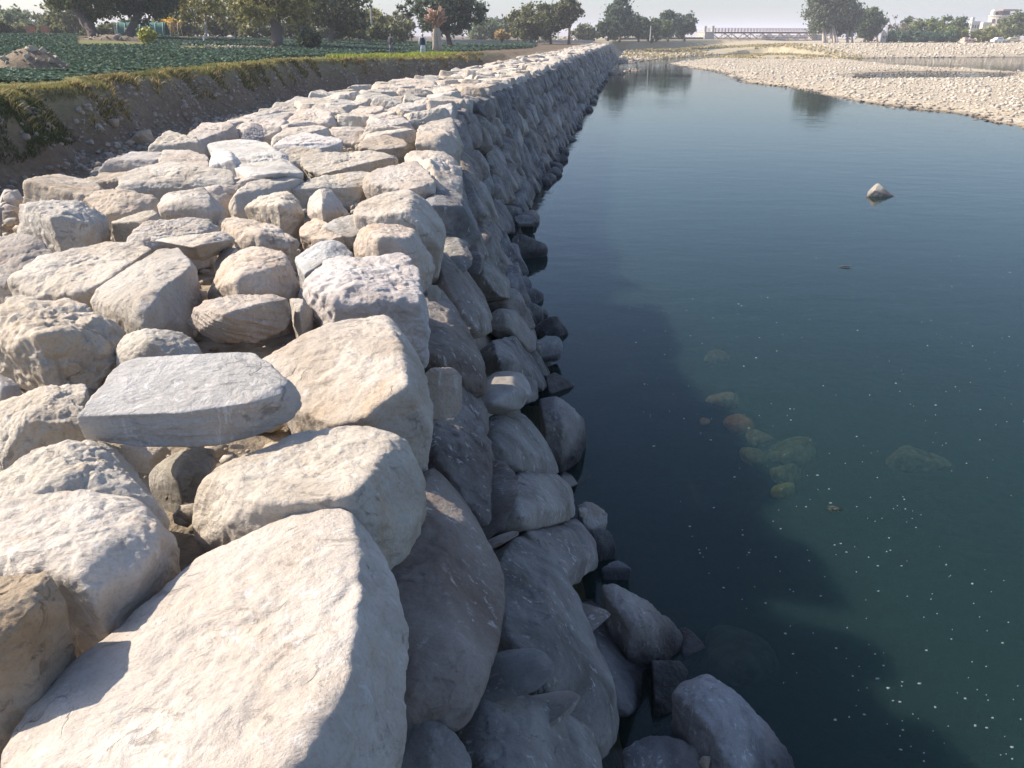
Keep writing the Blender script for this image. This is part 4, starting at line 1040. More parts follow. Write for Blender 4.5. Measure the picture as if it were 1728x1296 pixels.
for (x, y, st), z in zip(rest, zz[300:]):
    v_, f_ = lowp[rs.integers(6)]; s = st / .48 * rs.uniform(.75, 1.2); a = rs.uniform(0, 6.28); c_, s_ = math.cos(a) * s, math.sin(a) * s
    q = np.stack([v_[:, 0] * c_ - v_[:, 1] * s_ + x, v_[:, 0] * s_ + v_[:, 1] * c_ + y, v_[:, 2] * min(s, 1.5) + z - .01], 1)
    VV.append(q); FF.append(f_ + cnt_); cnt_ += len(q)
o = obj('cabbage_crop', np.vstack(VV), np.vstack(FF), M_CAB); o.color = (.085, .142, .112, 1)
tag(o, 'rows of blue-green cabbages filling the field behind the nearest plants', 'cabbage field', kind='stuff')

# ------------------------------------------------------------------ grass and weeds on the bank
def blades(name, label, XY, h, col, wid=.012, lean=.35, seed=0, cat='grass'):
    rs = np.random.default_rng(seed); n_ = len(XY); z = terrain(XY[:, 0], XY[:, 1]); a = rs.uniform(0, 6.28, n_); b_ = rs.uniform(0, 6.28, n_)
    hh = h * rs.uniform(.5, 1.3, n_); ln = hh * lean * rs.uniform(.2, 1.8, n_); w_ = wid * rs.uniform(.7, 1.5, n_) * (1 + np.hypot(XY[:, 0], XY[:, 1]) / 30)
    base = np.column_stack([XY, z - .01]); s = np.stack([np.cos(a), np.sin(a), 0 * a], 1) * w_[:, None]
    mid = base + np.stack([np.cos(b_) * ln * .35, np.sin(b_) * ln * .35, hh * .6], 1); tip = base + np.stack([np.cos(b_) * ln, np.sin(b_) * ln, hh], 1)
    V = np.stack([base - s, base + s, mid + s * .7, mid - s * .7, tip], 1).reshape(-1, 3); i = np.arange(n_)[:, None] * 5
    Fq = np.concatenate([i + np.array([[0, 1, 2]]), i + np.array([[0, 2, 3]]), i + np.array([[3, 2, 4]])], 0)
    o = obj(name, V, Fq, M_GRASS, smooth=False); o.color = (*col, 1); return tag(o, label, cat, kind='stuff')
def band_pts(n_, y0, y1, lo, hi, seed, pw=1.4, clump=0.0):
    rs = np.random.default_rng(seed); y = y0 + (y1 - y0) * rs.random(n_) ** pw; x = bank_x(y) + rs.uniform(lo, hi, n_); P = np.stack([x, y], 1)
    if clump: P = P[perlin(np.column_stack([P * .9, 0 * x])) > clump]
    return P
blades('grass', 'sunlit yellowish grass along the crest of the earth bank', band_pts(26000, 12, 82, -1.1, .35, 1), .13, (.26, .25, .10), seed=1)
blades('grass', 'short sunlit grass on the near bank top at the left edge', band_pts(26000, 10, 34, -2.0, .3, 8, 1.0), .10, (.27, .25, .11), wid=.008, seed=8)
blades('grass', 'dry straw coloured grass hanging over the bank edge', band_pts(16000, 12, 78, -.1, .9, 2, 1.3, .05), .22, (.34, .27, .13), lean=1.1, seed=2)
blades('grass', 'dark green weeds covering the shaded bank at the left', band_pts(20000, 10, 27, .0, 1.15, 3, 1.0, -.1), .15, (.075, .105, .035), lean=1.0, wid=.008, seed=3, cat='weeds')
blades('grass', 'low green growth on the shaded bank further on', band_pts(12000, 24, 60, .0, 1.0, 4, 1.0, .12), .18, (.13, .15, .05), lean=.8, seed=4, cat='weeds')
rs = np.random.default_rng(9); q = np.stack([rs.uniform(-13.5, -3.5, 11000), rs.uniform(60, 77, 11000)], 1); q = q[(q[:, 0] < bank_x(q[:, 1]) - .3) & (q[:, 0] > bank_x(q[:, 1]) - 4.2)]
blades('grass', 'bright yellow-green grass around the two standing men', q, .3, (.30, .34, .07), seed=5)
q = np.stack([rs.uniform(22, 80, 9000), rs.uniform(168, 275, 9000)], 1); q = q[(perlin(np.column_stack([q * .06, 0 * q[:, 0]])) > -.1) & (q[:, 0] > 2 + np.interp(q[:, 1], [172, 236, 300, 420], [20.0, 30, 75, 170]))]
blades('grass', 'dry golden grass on the flats below the far retaining wall', q, .4, (.36, .31, .18), wid=.03, seed=6)

# ------------------------------------------------------------------ trees
def leaf_cloud(centers, radii, per, size, rs, squash=.8):
    P = []
    for c, r in zip(centers, radii):
        d = rs.normal(size=(per, 3)); d /= np.linalg.norm(d, axis=1)[:, None]; P.append(c + d * (r * np.abs(rs.normal(size=(per, 1))) * .72) * np.array([1, 1, squash]))
    P = np.vstack(P); n_ = len(P)
    u = rs.normal(size=(n_, 3)); u /= np.linalg.norm(u, axis=1)[:, None]; w_ = np.cross(u, rs.normal(size=(n_, 3))); w_ /= np.linalg.norm(w_, axis=1)[:, None]
    s = size * rs.uniform(.6, 1.35, (n_, 1))
    V = np.stack([P - u * s, P + w_ * s * .55, P + u * s, P - w_ * s * .55], 1).reshape(-1, 3)
    return V, np.arange(n_ * 4).reshape(-1, 4)
def tree(label, D, bx_, cx_, ytop, ybot, hw, col, cat='tree', name='tree', group=None, n_cl=46, per=90, leaf=.20, trunk=.3, lean=0, bark=None, conical=0.0, base_z=None, stems=1, clump_r=.30, depth=1.0, gap=.0):
    """base column bx_, crown centre column cx_, crown rows ytop..ybot and half width hw in photo pixels give the real size at distance D"""
    rs = np.random.default_rng(sum(map(ord, label)) + int(cx_))
    if group in (GL, GR, GE): hw *= 1.16 if group == GL else 1.0 if 'eucalyptus' in label else 1.3; ybot += 5
    B = at_d(bx_, 60, D); bz = float(terrain([B[0]], [B[1]])[0]) if base_z is None else base_z
    e = empty(name, (B[0], B[1], bz)); tag(e, label, cat, group)
    T_ = at_d(cx_, ytop, D); L_ = at_d(cx_, ybot, D); k = D / FPX
    zt, zb = T_[2] - bz, max(L_[2] - bz, .1); R_ = hw * k; cc = np.array([T_[0] - B[0], T_[1] - B[1], (zt + zb) / 2]); hz = (zt - zb) / 2
    cs, rr = [], []
    n_cl = int(n_cl * 2.0); per = int(per * .8)
    while len(cs) < n_cl:
        q = rs.uniform(-1, 1, 3)
        if np.linalg.norm(q) > 1 or np.linalg.norm(q) < .25: continue
        sc = 1 - conical * (q[2] + 1) / 2 * .85
        c_ = cc + q * np.array([R_ * sc, R_ * sc * depth, hz]) * .88 + rs.normal(size=3) * R_ * .05
        cs.append(c_); rr.append(min(R_, hz) * clump_r * rs.uniform(.4, 1.15))
    V, Fq = leaf_cloud(cs, rr, per, leaf, rs)
    o = obj('crown', V, Fq, M_LEAF, e, smooth=False); o.color = (*[x * 1.75 for x in col], 1)
    mb = MB()
    for s in range(stems):
        o0 = np.array([0, 0, -.2]) + (np.array([rs.uniform(-1, 1) * R_ * .35, rs.uniform(-.6, .6), 0]) if stems > 1 else 0)
        top = cc * np.array([1, 1, 0]) + o0 * .8 + np.array([lean * .2, 0, zb + hz * .9]); midp = o0 * .45 + top * .55 + np.array([lean, 0, 0]); midp = midp + rs.normal(size=3) * R_ * .03
        tr_ = trunk * (1 if stems == 1 else rs.uniform(.6, 1))
        mb.tube([o0, o0 * .85 + midp * .15, midp, top], [tr_ * 1.35, tr_, tr_ * .72, tr_ * .3], 9)
        for j in range(7 if stems == 1 else 3):
            c_ = cs[rs.integers(len(cs))]; st = midp + (top - midp) * rs.uniform(-.2, .7)
            mb.tube([st, st * .5 + c_ * .5 + np.array([0, 0, .15 * hz]), c_], [tr_ * .38, tr_ * .22, tr_ * .08], 6)
    mb.build('trunk', bark or M_BARK, e, smooth=True)
    return e
DK, OL, MG, HZ_, YG = (.07, .085, .038), (.15, .145, .06), (.12, .14, .055), (.115, .14, .085), (.22, .2, .06)
GL = 'trees at the back of the cabbage field'; GR = 'trees on the far right bank'; GE = 'tall trees beyond the end of the wall'
tree('large dark tree with a leaning trunk behind the cabbage field', 85, 163, 135, -95, 34, 78, DK, group=GL, trunk=.62, lean=-1.6, n_cl=70, per=110, leaf=.24)
tree('dark green tree with a straight trunk standing on the earth heap', 86, 212, 232, -70, 40, 52, (.04, .06, .032), group=GL, trunk=.5, n_cl=55, per=110, leaf=.22)
tree('yellowing tree with a thin white-painted trunk behind the field', 92, 346, 335, -60, 46, 52, (.16, .15, .05), group=GL, trunk=.2, n_cl=40, per=80, bark=M_BARKP, clump_r=.26)
tree('big olive tree with the thickest trunk at the edge of the field', 76, 466, 452, -95, 40, 92, OL, group=GL, trunk=.62, n_cl=80, per=110, leaf=.22)
tree('dark olive tree filling the gap right of the thickest trunk', 98, 555, 560, -40, 62, 58, (.075, .085, .045), group=GL, trunk=.35, n_cl=50, per=100, leaf=.26)
tree('grey-green far tree at the left picture edge', 150, 20, 22, 14, 64, 44, HZ_, group=GL, n_cl=40, leaf=.36, clump_r=.38)
tree('grey-green far tree between the left edge and the dark trees', 140, 80, 84, 20, 66, 34, (.09, .105, .06), group=GL, n_cl=34, leaf=.34, clump_r=.38)
tree('light olive tree with sparse top behind the light pole', 125, 625, 618, 12, 64, 38, OL, group=GL, n_cl=38, leaf=.26, trunk=.25)
tree('olive bushy tree between the light pole and the two men', 135, 660, 664, 20, 64, 40, (.10, .10, .055), group=GL, n_cl=38, leaf=.28, trunk=.25)
tree('broad dark grey-green tree behind the pollarded trunk', 105, 760, 750, -28, 56, 66, (.055, .075, .05), group=GL, n_cl=75, per=120, leaf=.26, trunk=.4)
tree('hazy low tree right of the broad dark tree', 190, 812, 815, 28, 68, 32, HZ_, group=GL, n_cl=30, leaf=.4, clump_r=.4)
tree('hazy low tree left of the paired olive trees', 200, 842, 845, 30, 68, 24, (.08, .10, .07), group=GL, n_cl=24, leaf=.42, clump_r=.4)
tree('rounded olive tree, left one of the pair near the end of the field', 150, 898, 893, 9, 66, 38, (.10, .105, .05), group=GL, n_cl=52, per=100, leaf=.34)
tree('rounded olive tree, right one of the pair near the end of the field', 155, 930, 928, 2, 66, 30, (.085, .095, .05), group=GL, n_cl=46, per=100, leaf=.34)
tree('slim tree with a bare lower trunk near the end of the field', 150, 960, 962, -4, 34, 22, (.085, .09, .05), group=GL, n_cl=26, leaf=.32, trunk=.3)
tree('low hazy shrubby tree just before the end of the wall', 200, 990, 988, 40, 67, 28, (.10, .115, .07), group=GL, n_cl=30, leaf=.4, clump_r=.4)
tree('medium green tree at the back between the two dark trees and the yellowing one', 120, 290, 292, -20, 58, 40, (.11, .115, .05), group=GL, n_cl=40, leaf=.3)
tree('olive tree at the back between the yellowing tree and the thickest trunk', 118, 395, 398, -30, 58, 42, (.12, .12, .055), group=GL, n_cl=40, leaf=.3)
tree('pale olive tree at the back behind the leaning trunk', 130, 130, 112, -10, 62, 34, (.12, .125, .06), group=GL, n_cl=34, leaf=.3)
tree('dark tree behind the big olive tree', 115, 505, 508, -40, 62, 44, (.07, .08, .045), group=GL, n_cl=40, leaf=.3)
tree('yellow-green bush beside the earth heap', 72, 246, 246, 46, 78, 14, (.22, .22, .05), 'bush', 'bush', n_cl=22, per=50, leaf=.14, trunk=.06, clump_r=.42)
tree('small golden tree beside the green shade net', 108, 290, 286, 28, 52, 16, (.36, .25, .06), 'tree', 'tree', GL, n_cl=18, per=60, leaf=.2, trunk=.08, clump_r=.4)
tree('dark rounded bush right of the thickest trunk', 73, 521, 520, 50, 85, 21, (.03, .045, .025), 'bush', 'bush', n_cl=40, per=90, leaf=.12, trunk=.1, clump_r=.42)
tree('reddish brown shrub behind the field left of the paired olive trees', 150, 846, 846, 50, 70, 14, (.26, .19, .09), 'bush', 'bush', n_cl=14, leaf=.26, trunk=.06, clump_r=.42)
for lab, bx_, hw, c_ in (('tallest blue-green poplar beyond the end of the wall', 1046, 24, (.060, .085, .06)), ):
    tree(lab, 205, bx_, 1047, -8, 64, hw, c_, group=GE, n_cl=60, per=100, leaf=.42, trunk=.3, conical=.5, base_z=.4)
tree('blue-green tree left below the tallest poplar', 200, 1026, 1030, 30, 66, 16, (.07, .095, .06), group=GE, n_cl=26, leaf=.42, base_z=.4)
tree('blue-green tree right of the tallest poplar', 212, 1078, 1078, 22, 66, 22, (.065, .09, .06), group=GE, n_cl=40, leaf=.44, conical=.3, base_z=.4)
tree('olive bushy tree in the middle of the clump beyond the wall', 208, 1108, 1108, 30, 66, 26, (.09, .11, .06), group=GE, n_cl=40, leaf=.44, base_z=.4)
tree('upright blue-green tree in the right half of the clump beyond the wall', 225, 1128, 1128, 16, 66, 16, (.06, .085, .06), group=GE, n_cl=36, leaf=.46, conical=.4, base_z=.4)
tree('rightmost rounded tree of the clump beyond the wall', 232, 1156, 1155, 22, 66, 18, (.055, .08, .058), group=GE, n_cl=40, leaf=.46, base_z=.4)
tree('huge grey-green eucalyptus with several pale stems on the far bank', 222, 1404, 1405, -32, 58, 41, (.075, .095, .065), group=GR, n_cl=90, per=120, leaf=.42, trunk=.45, bark=M_BARKP, stems=6, base_z=-.3)
tree('grey-green eucalyptus leaning into the huge one on its right', 226, 1432, 1436, -6, 60, 24, (.07, .09, .06), group=GR, n_cl=46, per=100, leaf=.42, trunk=.4, bark=M_BARKP, stems=3, base_z=-.3)
tree('dark green rounded tree right of the eucalyptus group', 235, 1468, 1470, 10, 64, 26, (.06, .085, .045), group=GR, n_cl=54, per=100, leaf=.44, base_z=-.3)
tree('pointed dark tree behind the dark green rounded tree', 245, 1483, 1483, 8, 60, 10, (.05, .07, .045), group=GR, n_cl=20, leaf=.44, conical=.6, base_z=-.3)
tree('thin twiggy tree with sparse crown on the far bank', 240, 1515, 1512, 26, 66, 24, (.15, .14, .10), group=GR, n_cl=20, per=50, leaf=.3, base_z=-.3)
tree('narrow upright tree beside the thin twiggy tree', 245, 1534, 1534, 22, 66, 10, (.09, .11, .065), group=GR, n_cl=22, leaf=.42, conical=.5, base_z=-.3)
tree('bright green bushy tree in the middle of the far right bank', 240, 1566, 1566, 30, 68, 24, (.11, .135, .055), group=GR, n_cl=42, leaf=.44, base_z=-.3)
tree('green tree with a forked top on the far right bank', 244, 1594, 1594, 28, 68, 20, (.09, .12, .055), group=GR, n_cl=36, leaf=.44, base_z=-.3)
tree('pale green rounded tree standing forward on the far right bank', 232, 1612, 1612, 44, 73, 22, (.12, .145, .06), group=GR, n_cl=36, leaf=.4, base_z=-.3)
tree('slender tree in front of the white house', 240, 1626, 1626, 27, 70, 11, (.07, .095, .055), group=GR, n_cl=24, leaf=.4, conical=.4, base_z=-.3)
tree('low yellow-green bushy tree below the round white building', 230, 1664, 1664, 46, 73, 22, (.14, .155, .06), group=GR, n_cl=34, leaf=.38, base_z=-.3)
tree('tall hazy green tree at the right picture edge', 236, 1720, 1720, 20, 70, 26, (.10, .12, .06), group=GR, n_cl=46, leaf=.42, base_z=-.3)
tree('brownish bare bush beside the round white building', 250, 1697, 1697, 38, 70, 14, (.22, .18, .11), group=GR, n_cl=22, leaf=.4, base_z=-.3)
# far hedge and lower bushes
for k in range(13):
    tree('dark teal bush of the clipped-looking row under the trees of the far right bank', 228 + (k % 3) * 2, 1497 + k * 9, 1497 + k * 9, 55 - (k * 5) % 7, 74, 8.5, (.05, .09, .06), 'bush', 'bush', 'bushes in a row under the far right trees', n_cl=12, per=60, leaf=.3, trunk=.06, clump_r=.5, base_z=-.35)
for k in range(26):
    q = -10 + k * 27 + (k * 31) % 14
    if 715 < q < 735: continue
    tree('hazy low bush closing the gap behind the field', 112 + (k * 17) % 45, q, q, 30 + (k * 11) % 17, 68, 27, ((.10, .11, .055), (.13, .13, .06), (.085, .10, .06))[k % 3], 'bush', 'bush', 'low bushes behind the cabbage field', n_cl=18, per=80, leaf=.3, trunk=.08, clump_r=.5)
# pollarded trunk with a knobbly crown of bare stubs
C = at_d(737, 85, 79); C[2] = float(terrain([C[0]], [C[1]])[0]); e = empty('pollarded_tree', C); tag(e, 'pale pollarded tree with twin trunk and reddish stubs instead of branches', 'tree')
rs = np.random.default_rng(3); mb = MB()
mb.tube([(-.18, 0, -.2), (-.14, 0, .8), (-.12, .02, 1.6), (.02, 0, 2.5), (.05, 0, 3.2)], [.34, .26, .25, .3, .34], 12)
mb.tube([(.3, .05, -.2), (.3, .05, .9), (.25, 0, 1.7), (.1, 0, 2.5)], [.32, .26, .25, .2], 10)
mb.build('trunk', M_BARKP, e, smooth=True)
mb = MB()
for k in range(90):
    a, el = rs.uniform(0, 6.28), rs.uniform(-.1, 1.5); b0 = np.array([.05 + .35 * math.cos(a), .3 * math.sin(a), 2.5 + rs.uniform(0, 1.2)]); L = rs.uniform(.35, .95)
    d = np.array([math.cos(a) * math.cos(el), math.sin(a) * math.cos(el), math.sin(el)]); mb.tube([b0 - d * .2, b0 + d * L * .5, b0 + d * L + np.array([0, 0, .1])], [.11, .09, .07], 6)
mb.build('crown', plain('cut_stubs', (.34, .21, .15), .9, .3, 9, .5, .04), e, smooth=True)

# ------------------------------------------------------------------ poles, posts, low wall, crates, shade net
M_WHITE = plain('white_paint', (.75, .74, .70), .7, .08, 20, .1)
def post(label, px, ytop, ybot, D, r, mat, name='post', cat='post', cap=False, group=None):
    T_, B = at_d(px, ytop, D), at_d(px, ybot, D); mb = MB(); h = T_[2] - B[2]
    mb.tube([(0, 0, -.3), (0, 0, h * .5), (0, 0, h)], [r * 1.15, r, r * .8], 8)
    mb.box((0, 0, h + .03), (r * 2.4, r * 2.4, .06))
    if cap:
        mb.box((-.9, 0, 1.6), (1.8, .06, .06)); mb.box((0, 0, .1), (r * 3, r * 3, .3))
        mb.box((0, 0, h - .4), (1.4, .08, .08)); 
        for q in (-.6, 0, .6): mb.tube([(q, 0, h - .36), (q, 0, h - .2)], [.05, .04], 6)
    o = mb.build(name, mat, smooth=False); o.location = B; return tag(o, label, cat, group)
post('tall thin pale utility pole rising behind the field', 629, -26, 66, 118, .13, plain('concrete_pole', (.5, .48, .46), .9, .15, 4), 'utility_pole', 'pole', True)
post('white-painted post at the far path before the end of the wall', 1097, 44, 66, 196, .13, plain('weathered_white', (.5, .49, .46), .8, .1, 6, .1))
post('small white marker post beside the dark bush at the end of the field', 907, 61, 68, 160, .25, M_WHITE)
post('white prop standing between the two dark trees', 196, 46, 62, 88, .1, M_WHITE)
post('white-painted sapling stake on the stone row of the field', 345, 62, 74, 84, .1, M_WHITE)
post('far white marker post left of the wall end', 941, 46, 66, 170, .2, M_WHITE)
mb = MB(); a, b2 = at_d(742, 68, 150), at_d(1000, 69, 175); L = np.linalg.norm(b2 - a)
nseg = 16
for k in range(nseg):
    p = a + (b2 - a) * (k + .5) / nseg; mb.box((p[0], p[1], p[2] - .15 + .02 * (k % 3)), (L / nseg - .05, .35, .55), math.atan2(b2[1] - a[1], b2[0] - a[0]))
tag(mb.build('low_wall', plain('low_wall_plaster', (.5, .47, .42), .9, .15, 3)), 'low pale wall running along the back of the cabbage field', 'wall')
M_BRICK = plain('red_brick', (.46, .20, .12), .9, .25, 5, .4, .03)
for lab, px in (('left one of two orange-red brick piers behind the cabbages', 54), ('right one of two orange-red brick piers behind the cabbages', 78)):
    B, T_ = at_d(px, 60, 112), at_d(px, 45, 112); mb = MB(); h = T_[2] - B[2]
    for r in range(9): mb.box((.01 * (r % 2), 0, h * (r + .5) / 9), (1.12 + .03 * (r % 2), .5, h / 9 - .012))
    mb.box((0, 0, h + .04), (1.2, .58, .08)); mb.box((0, 0, -.2), (1.2, .6, .4))
    o = mb.build('brick_pier', M_BRICK); o.location = B; tag(o, lab, 'brick pier')
C = at_d(252, 62, 104); C[2] = float(terrain([C[0]], [C[1]])[0]); e = empty('shade_tunnel', C, .2); tag(e, 'green shade-net tunnel on bent hoops behind the yellow-green bush', 'net tunnel')
M_NET = plain('green_net', (.045, .17, .135), .8, .15, 3, .3, .02); M_HOOP = plain('hoop_pipe', (.5, .52, .48), .5, .1, 9, 0)
mb = MB(); nu = 14
for i in range(7):
    for j in range(nu + 1):
        a = math.pi * j / nu; mb.v.append((-3.6 + i * 1.0 + .04 * math.sin(j * 2 + i), 1.4 * math.cos(a), 1.75 * math.sin(a) + .03 * math.cos(i * 3 + j)))
for i in range(6):
    for j in range(nu):
        a = i * (nu + 1) + j; mb.f.append((a, a + 1, a + nu + 2, a + nu + 1))
nb = len(mb.v)
mb.build('net', M_NET, e, smooth=True)
for i in range(9):
    h = MB(); h.tube([(-3.6 + i * .95, 1.45 * math.cos(math.pi * j / 12), 1.8 * math.sin(math.pi * j / 12)) for j in range(13)], .035, 6); h.build('hoop', M_HOOP, e, smooth=True)
# stone row in the field
GS2 = 'pale stones in a row across the field'
for k in range(30):
    px = 306 + k * 5.4; py = 81.5 + ((k * 37) % 10) * .12; C = at_d(px, py, 73 + (k % 4) * .3); C[2] = float(terrain([C[0]], [C[1]])[0]); r_ = .16 + .13 * ((k * 13) % 7) / 7
    V = C + np.array([(q := np.random.default_rng(1900 + k * 20 + i).normal(size=3)) / np.linalg.norm(q) * r_ for i in range(11)])
    tag(rock_obj('boulder', V, 'tc'[k % 2], 10, 1900 + k, 1, level=3), 'pale stone in the row of stones left of the thickest tree trunk', 'stone', GS2)

# ------------------------------------------------------------------ retaining wall, bridge, far bank buildings
M_CONC = plain('old_masonry', (.15, .13, .125), .95, .3, 1.2, .8, .12); M_CONL = plain('pale_masonry', (.42, .39, .35), .95, .2, 1.0, .5, .1)
def zat(px, py, D): return at_d(px, py, D)
a, b2 = at_d(1024, 65, 238), at_d(1188, 63.5, 300); mb = MB(); nseg = 26
for k in range(nseg):
    p = a + (b2 - a) * (k + .5) / nseg; L = np.linalg.norm(b2[:2] - a[:2]) / nseg; ang = math.atan2(b2[1] - a[1], b2[0] - a[0])
    mb.box((p[0], p[1], p[2] - 1.9), (L - .04, 1.2, 3.8), ang); mb.box((p[0], p[1], p[2] + .06), (L - .3, 1.45, .16), ang)
tag(mb.build('retaining_wall', M_CONC), 'long dark masonry retaining wall between the end of the stone wall and the bridge', 'wall')
for k in range(9):
    q = a + (b2 - a) * (.28 + k * .07); mb = MB(); mb.tube([(0, 0, 0), (0, 0, .95)], [.16, .14], 6); mb.box((0, 0, 1.0), (.36, .36, .1)); o = mb.build('post', M_WHITE); o.location = (q[0], q[1], q[2] + .13)
    tag(o, 'small pale post in the row on top of the far retaining wall', 'post', 'posts on the retaining wall')
# bridge: axis runs from the abutment at left to the eucalyptus group
A0, A1 = at_d(1196, 57.0, 300), at_d(1384, 58.5, 318); ax = A1 - A0; Lb = np.linalg.norm(ax[:2]); ang = math.atan2(ax[1], ax[0])
e = empty('truss_bridge', A0, ang); tag(e, 'long low steel truss bridge with reddish railing across the river', 'bridge')
M_STEEL = plain('rusty_steel', (.17, .085, .06), .8, .25, 2, .2); M_STEELP = plain('cream_steel', (.55, .45, .36), .7, .15, 2, .2)
mb = MB(); mb.box((Lb / 2, 0, .35), (Lb, 4.6, .5)); mb.box((Lb / 2, 0, .66), (Lb, 4.9, .12)); mb.build('deck', M_STEEL, e)
npan = 12; pl = Lb / npan; hh = 2.5
for sy in (-2.2, 2.2):
    mb = MB(); mb.box((Lb / 2, sy, -hh + .1), (Lb - 2 * pl, .28, .24))
    for k in range(npan):
        x0, x1 = k * pl, (k + 1) * pl
        if k % 2 == 0: mb.tube([(x0, sy, .1), (x1, sy, -hh + .1)], .19, 5)
        else: mb.tube([(x0, sy, -hh + .1), (x1, sy, .1)], .19, 5)
        mb.tube([(x1, sy, .1), (x1, sy, -hh + .1)], .09, 5)
    mb.build('truss', M_STEELP, e)
    mb = MB()
    for z in (1.15, 1.6, 2.0): mb.box((Lb / 2, sy * 1.05, z), (Lb, .09, .1))
    for k in range(37): mb.box((Lb * k / 36, sy * 1.05, 1.35), (.12, .12, 1.3))
    mb.build('railing', M_STEEL, e)
for fr_, w_ in ((.44, 1.0), (.60, 1.5)):
    mb = MB(); mb.box((Lb * (fr_ if fr_ < .5 else .62), 0, -5.0), (1.7, 5, 5.4), 0, .85); mb.box((Lb * (fr_ if fr_ < .5 else .62), 0, -2.2), (2.6, 5.6, .6)); mb.build('pier', M_CONL, e)
mb = MB(); mb.box((Lb * .965, 0, -4.0), (3.4, 6, 7.4), 0, .9); mb.box((Lb * .965, 0, -.35), (3.8, 6.6, .3)); mb.build('pier', M_CONL, e)
mb = MB(); mb.box((-1.6, 0, -2.6), (5.5, 7.5, 6.2), 0, .72); mb.box((-1.6, 0, .55), (4.2, 6, .3)); mb.box((-.2, -2.6, 1.6), (.9, .9, 2.4)); mb.box((-.2, 2.6, 1.6), (.9, .9, 2.4)); mb.build('abutment', M_CONL, e)
# a second lower bridge further off
B0, B1 = at_d(1280, 63.5, 380), at_d(1378, 64.5, 390); ax = B1 - B0; Lb2 = np.linalg.norm(ax[:2]); e = empty('beam_bridge', B0, math.atan2(ax[1], ax[0])); tag(e, 'low grey beam bridge on short piers behind the truss bridge', 'bridge')
mb = MB(); mb.box((Lb2 / 2, 0, 0), (Lb2, 5, .9)); mb.box((Lb2 / 2, 2.4, .8), (Lb2, .15, .5)); mb.box((Lb2 / 2, -2.4, .8), (Lb2, .15, .5)); mb.build('deck', plain('grey_concrete', (.26, .26, .27), .9, .15, 1), e)
for fr_ in (.15, .5, .85): mb = MB(); mb.box((Lb2 * fr_, 0, -2.4), (1.4, 4, 3.9), 0, .9); mb.box((Lb2 * fr_, 0, -.6), (2, 4.6, .3)); mb.build('pier', M_CONL, e)
# round white building
M_WALL = plain('cream_plaster', (.5, .46, .39), .9, .08, .6, .1); M_DARK = plain('window_dark', (.05, .05, .06), .3, .1, 3, 0)
C = at_d(1681, 70, 330); e = empty('round_building', C); tag(e, 'cream building with a rounded two-storey front and flat overhanging roof, far right bank', 'building')
k = 330 / FPX
mb = MB(); R_ = 20 * k; ztop = (70 - 32) * k
def drum(mb, r, z0, z1, n_=28):
    b = len(mb.v)
    for z in (z0, z1):
        for i in range(n_): mb.v.append((r * math.cos(2 * math.pi * i / n_), r * .8 * math.sin(2 * math.pi * i / n_), z))
    for i in range(n_): mb.f.append((b + i, b + (i + 1) % n_, b + n_ + (i + 1) % n_, b + n_ + i))
    mb.f.append(tuple(b + n_ + i for i in range(n_))); mb.f.append(tuple(b + n_ - 1 - i for i in range(n_)))
drum(mb, R_, -2, ztop); drum(mb, R_ * 1.04, ztop * .62, ztop * .66); drum(mb, R_ * 1.05, ztop, ztop + .5); mb.box((-R_ * 1.0, 1, ztop * .32), (R_ * 1.2, R_, ztop * .9)); mb.build('wall', M_WALL, e)
mb = MB(); drum(mb, R_ * .55, ztop + .5, ztop + 2.0); mb.build('rooftop_room', M_DARK, e)
mb = MB(); mb.box((.3 * R_, 0, ztop + 2.35), (R_ * 1.35, R_ * 1.2, .45)); mb.box((.3 * R_, 0, ztop + 2.65), (R_ * 1.2, R_ * 1.1, .15)); mb.build('roof', plain('roof_slab', (.30, .22, .2), .9, .1, 1), e)
mb = MB(); mb.tube([(-R_ * .8, 0, ztop + .5), (-R_ * .8, 0, ztop + 2.2)], [.9, .9], 12); mb.tube([(-R_ * .8, 0, ztop + 2.2), (-R_ * .8, 0, ztop + 2.6)], [.9, .3], 12); mb.build('water_tank', M_WHITE, e)
for i in range(6):
    a = -math.pi / 2 + (i - 2.5) * .42; mb = MB(); mb.box((R_ * 1.0 * math.cos(a), R_ * .8 * math.sin(a), ztop * .82), (.9, .5, 1.5), a + math.pi / 2); mb.build('window', M_DARK, e)
def house(label, px, ytop, ybot, hw, D, mat, seed):
    k = D / FPX; C = at_d(px, ybot, D); h = (ybot - ytop) * k; w_ = 2 * hw * k; e = empty('house', C); tag(e, label, 'house')
    mb = MB(); mb.box((0, 0, h / 2 - .3), (w_, w_ * .8, h)); mb.box((0, 0, h + .1 - .3), (w_ * 1.03, w_ * .83, .4))
    mb.box((-w_ * .3, 0, h + h * .1), (w_ * .3, w_ * .4, h * .4)); mb.build('wall', mat, e)
    for i in range(3): mb = MB(); mb.box((w_ * (-.3 + .3 * i), -w_ * .4, h * .6), (w_ * .13, .16, h * .25)); wo = mb.build('window', M_DARK, e); mb = MB(); mb.box((w_ * (-.3 + .3 * i), -w_ * .41, h * .46), (w_ * .16, .2, .1)); mb.build('sill', mat, wo)
    mb = MB(); mb.box((w_ * .42, -w_ * .4, h * .22), (w_ * .1, .16, h * .4)); mb.box((w_ * .42, -w_ * .41, h * .44), (w_ * .13, .2, .1)); mb.build('door', M_DARK, e)
house('small white house with a stepped roof left of the round building', 1640, 38, 58, 7, 300, plain('white_plaster', (.5, .49, .47), .9, .08, .6, .1), 1)
house('low cream house half hidden behind the far right trees', 1544, 49, 68, 7, 270, M_WALL, 2)
house('pinkish low house between the far right bushes', 1632, 66, 73, 9, 226, plain('pink_plaster', (.58, .42, .36), .9, .1, .6, .1), 3)
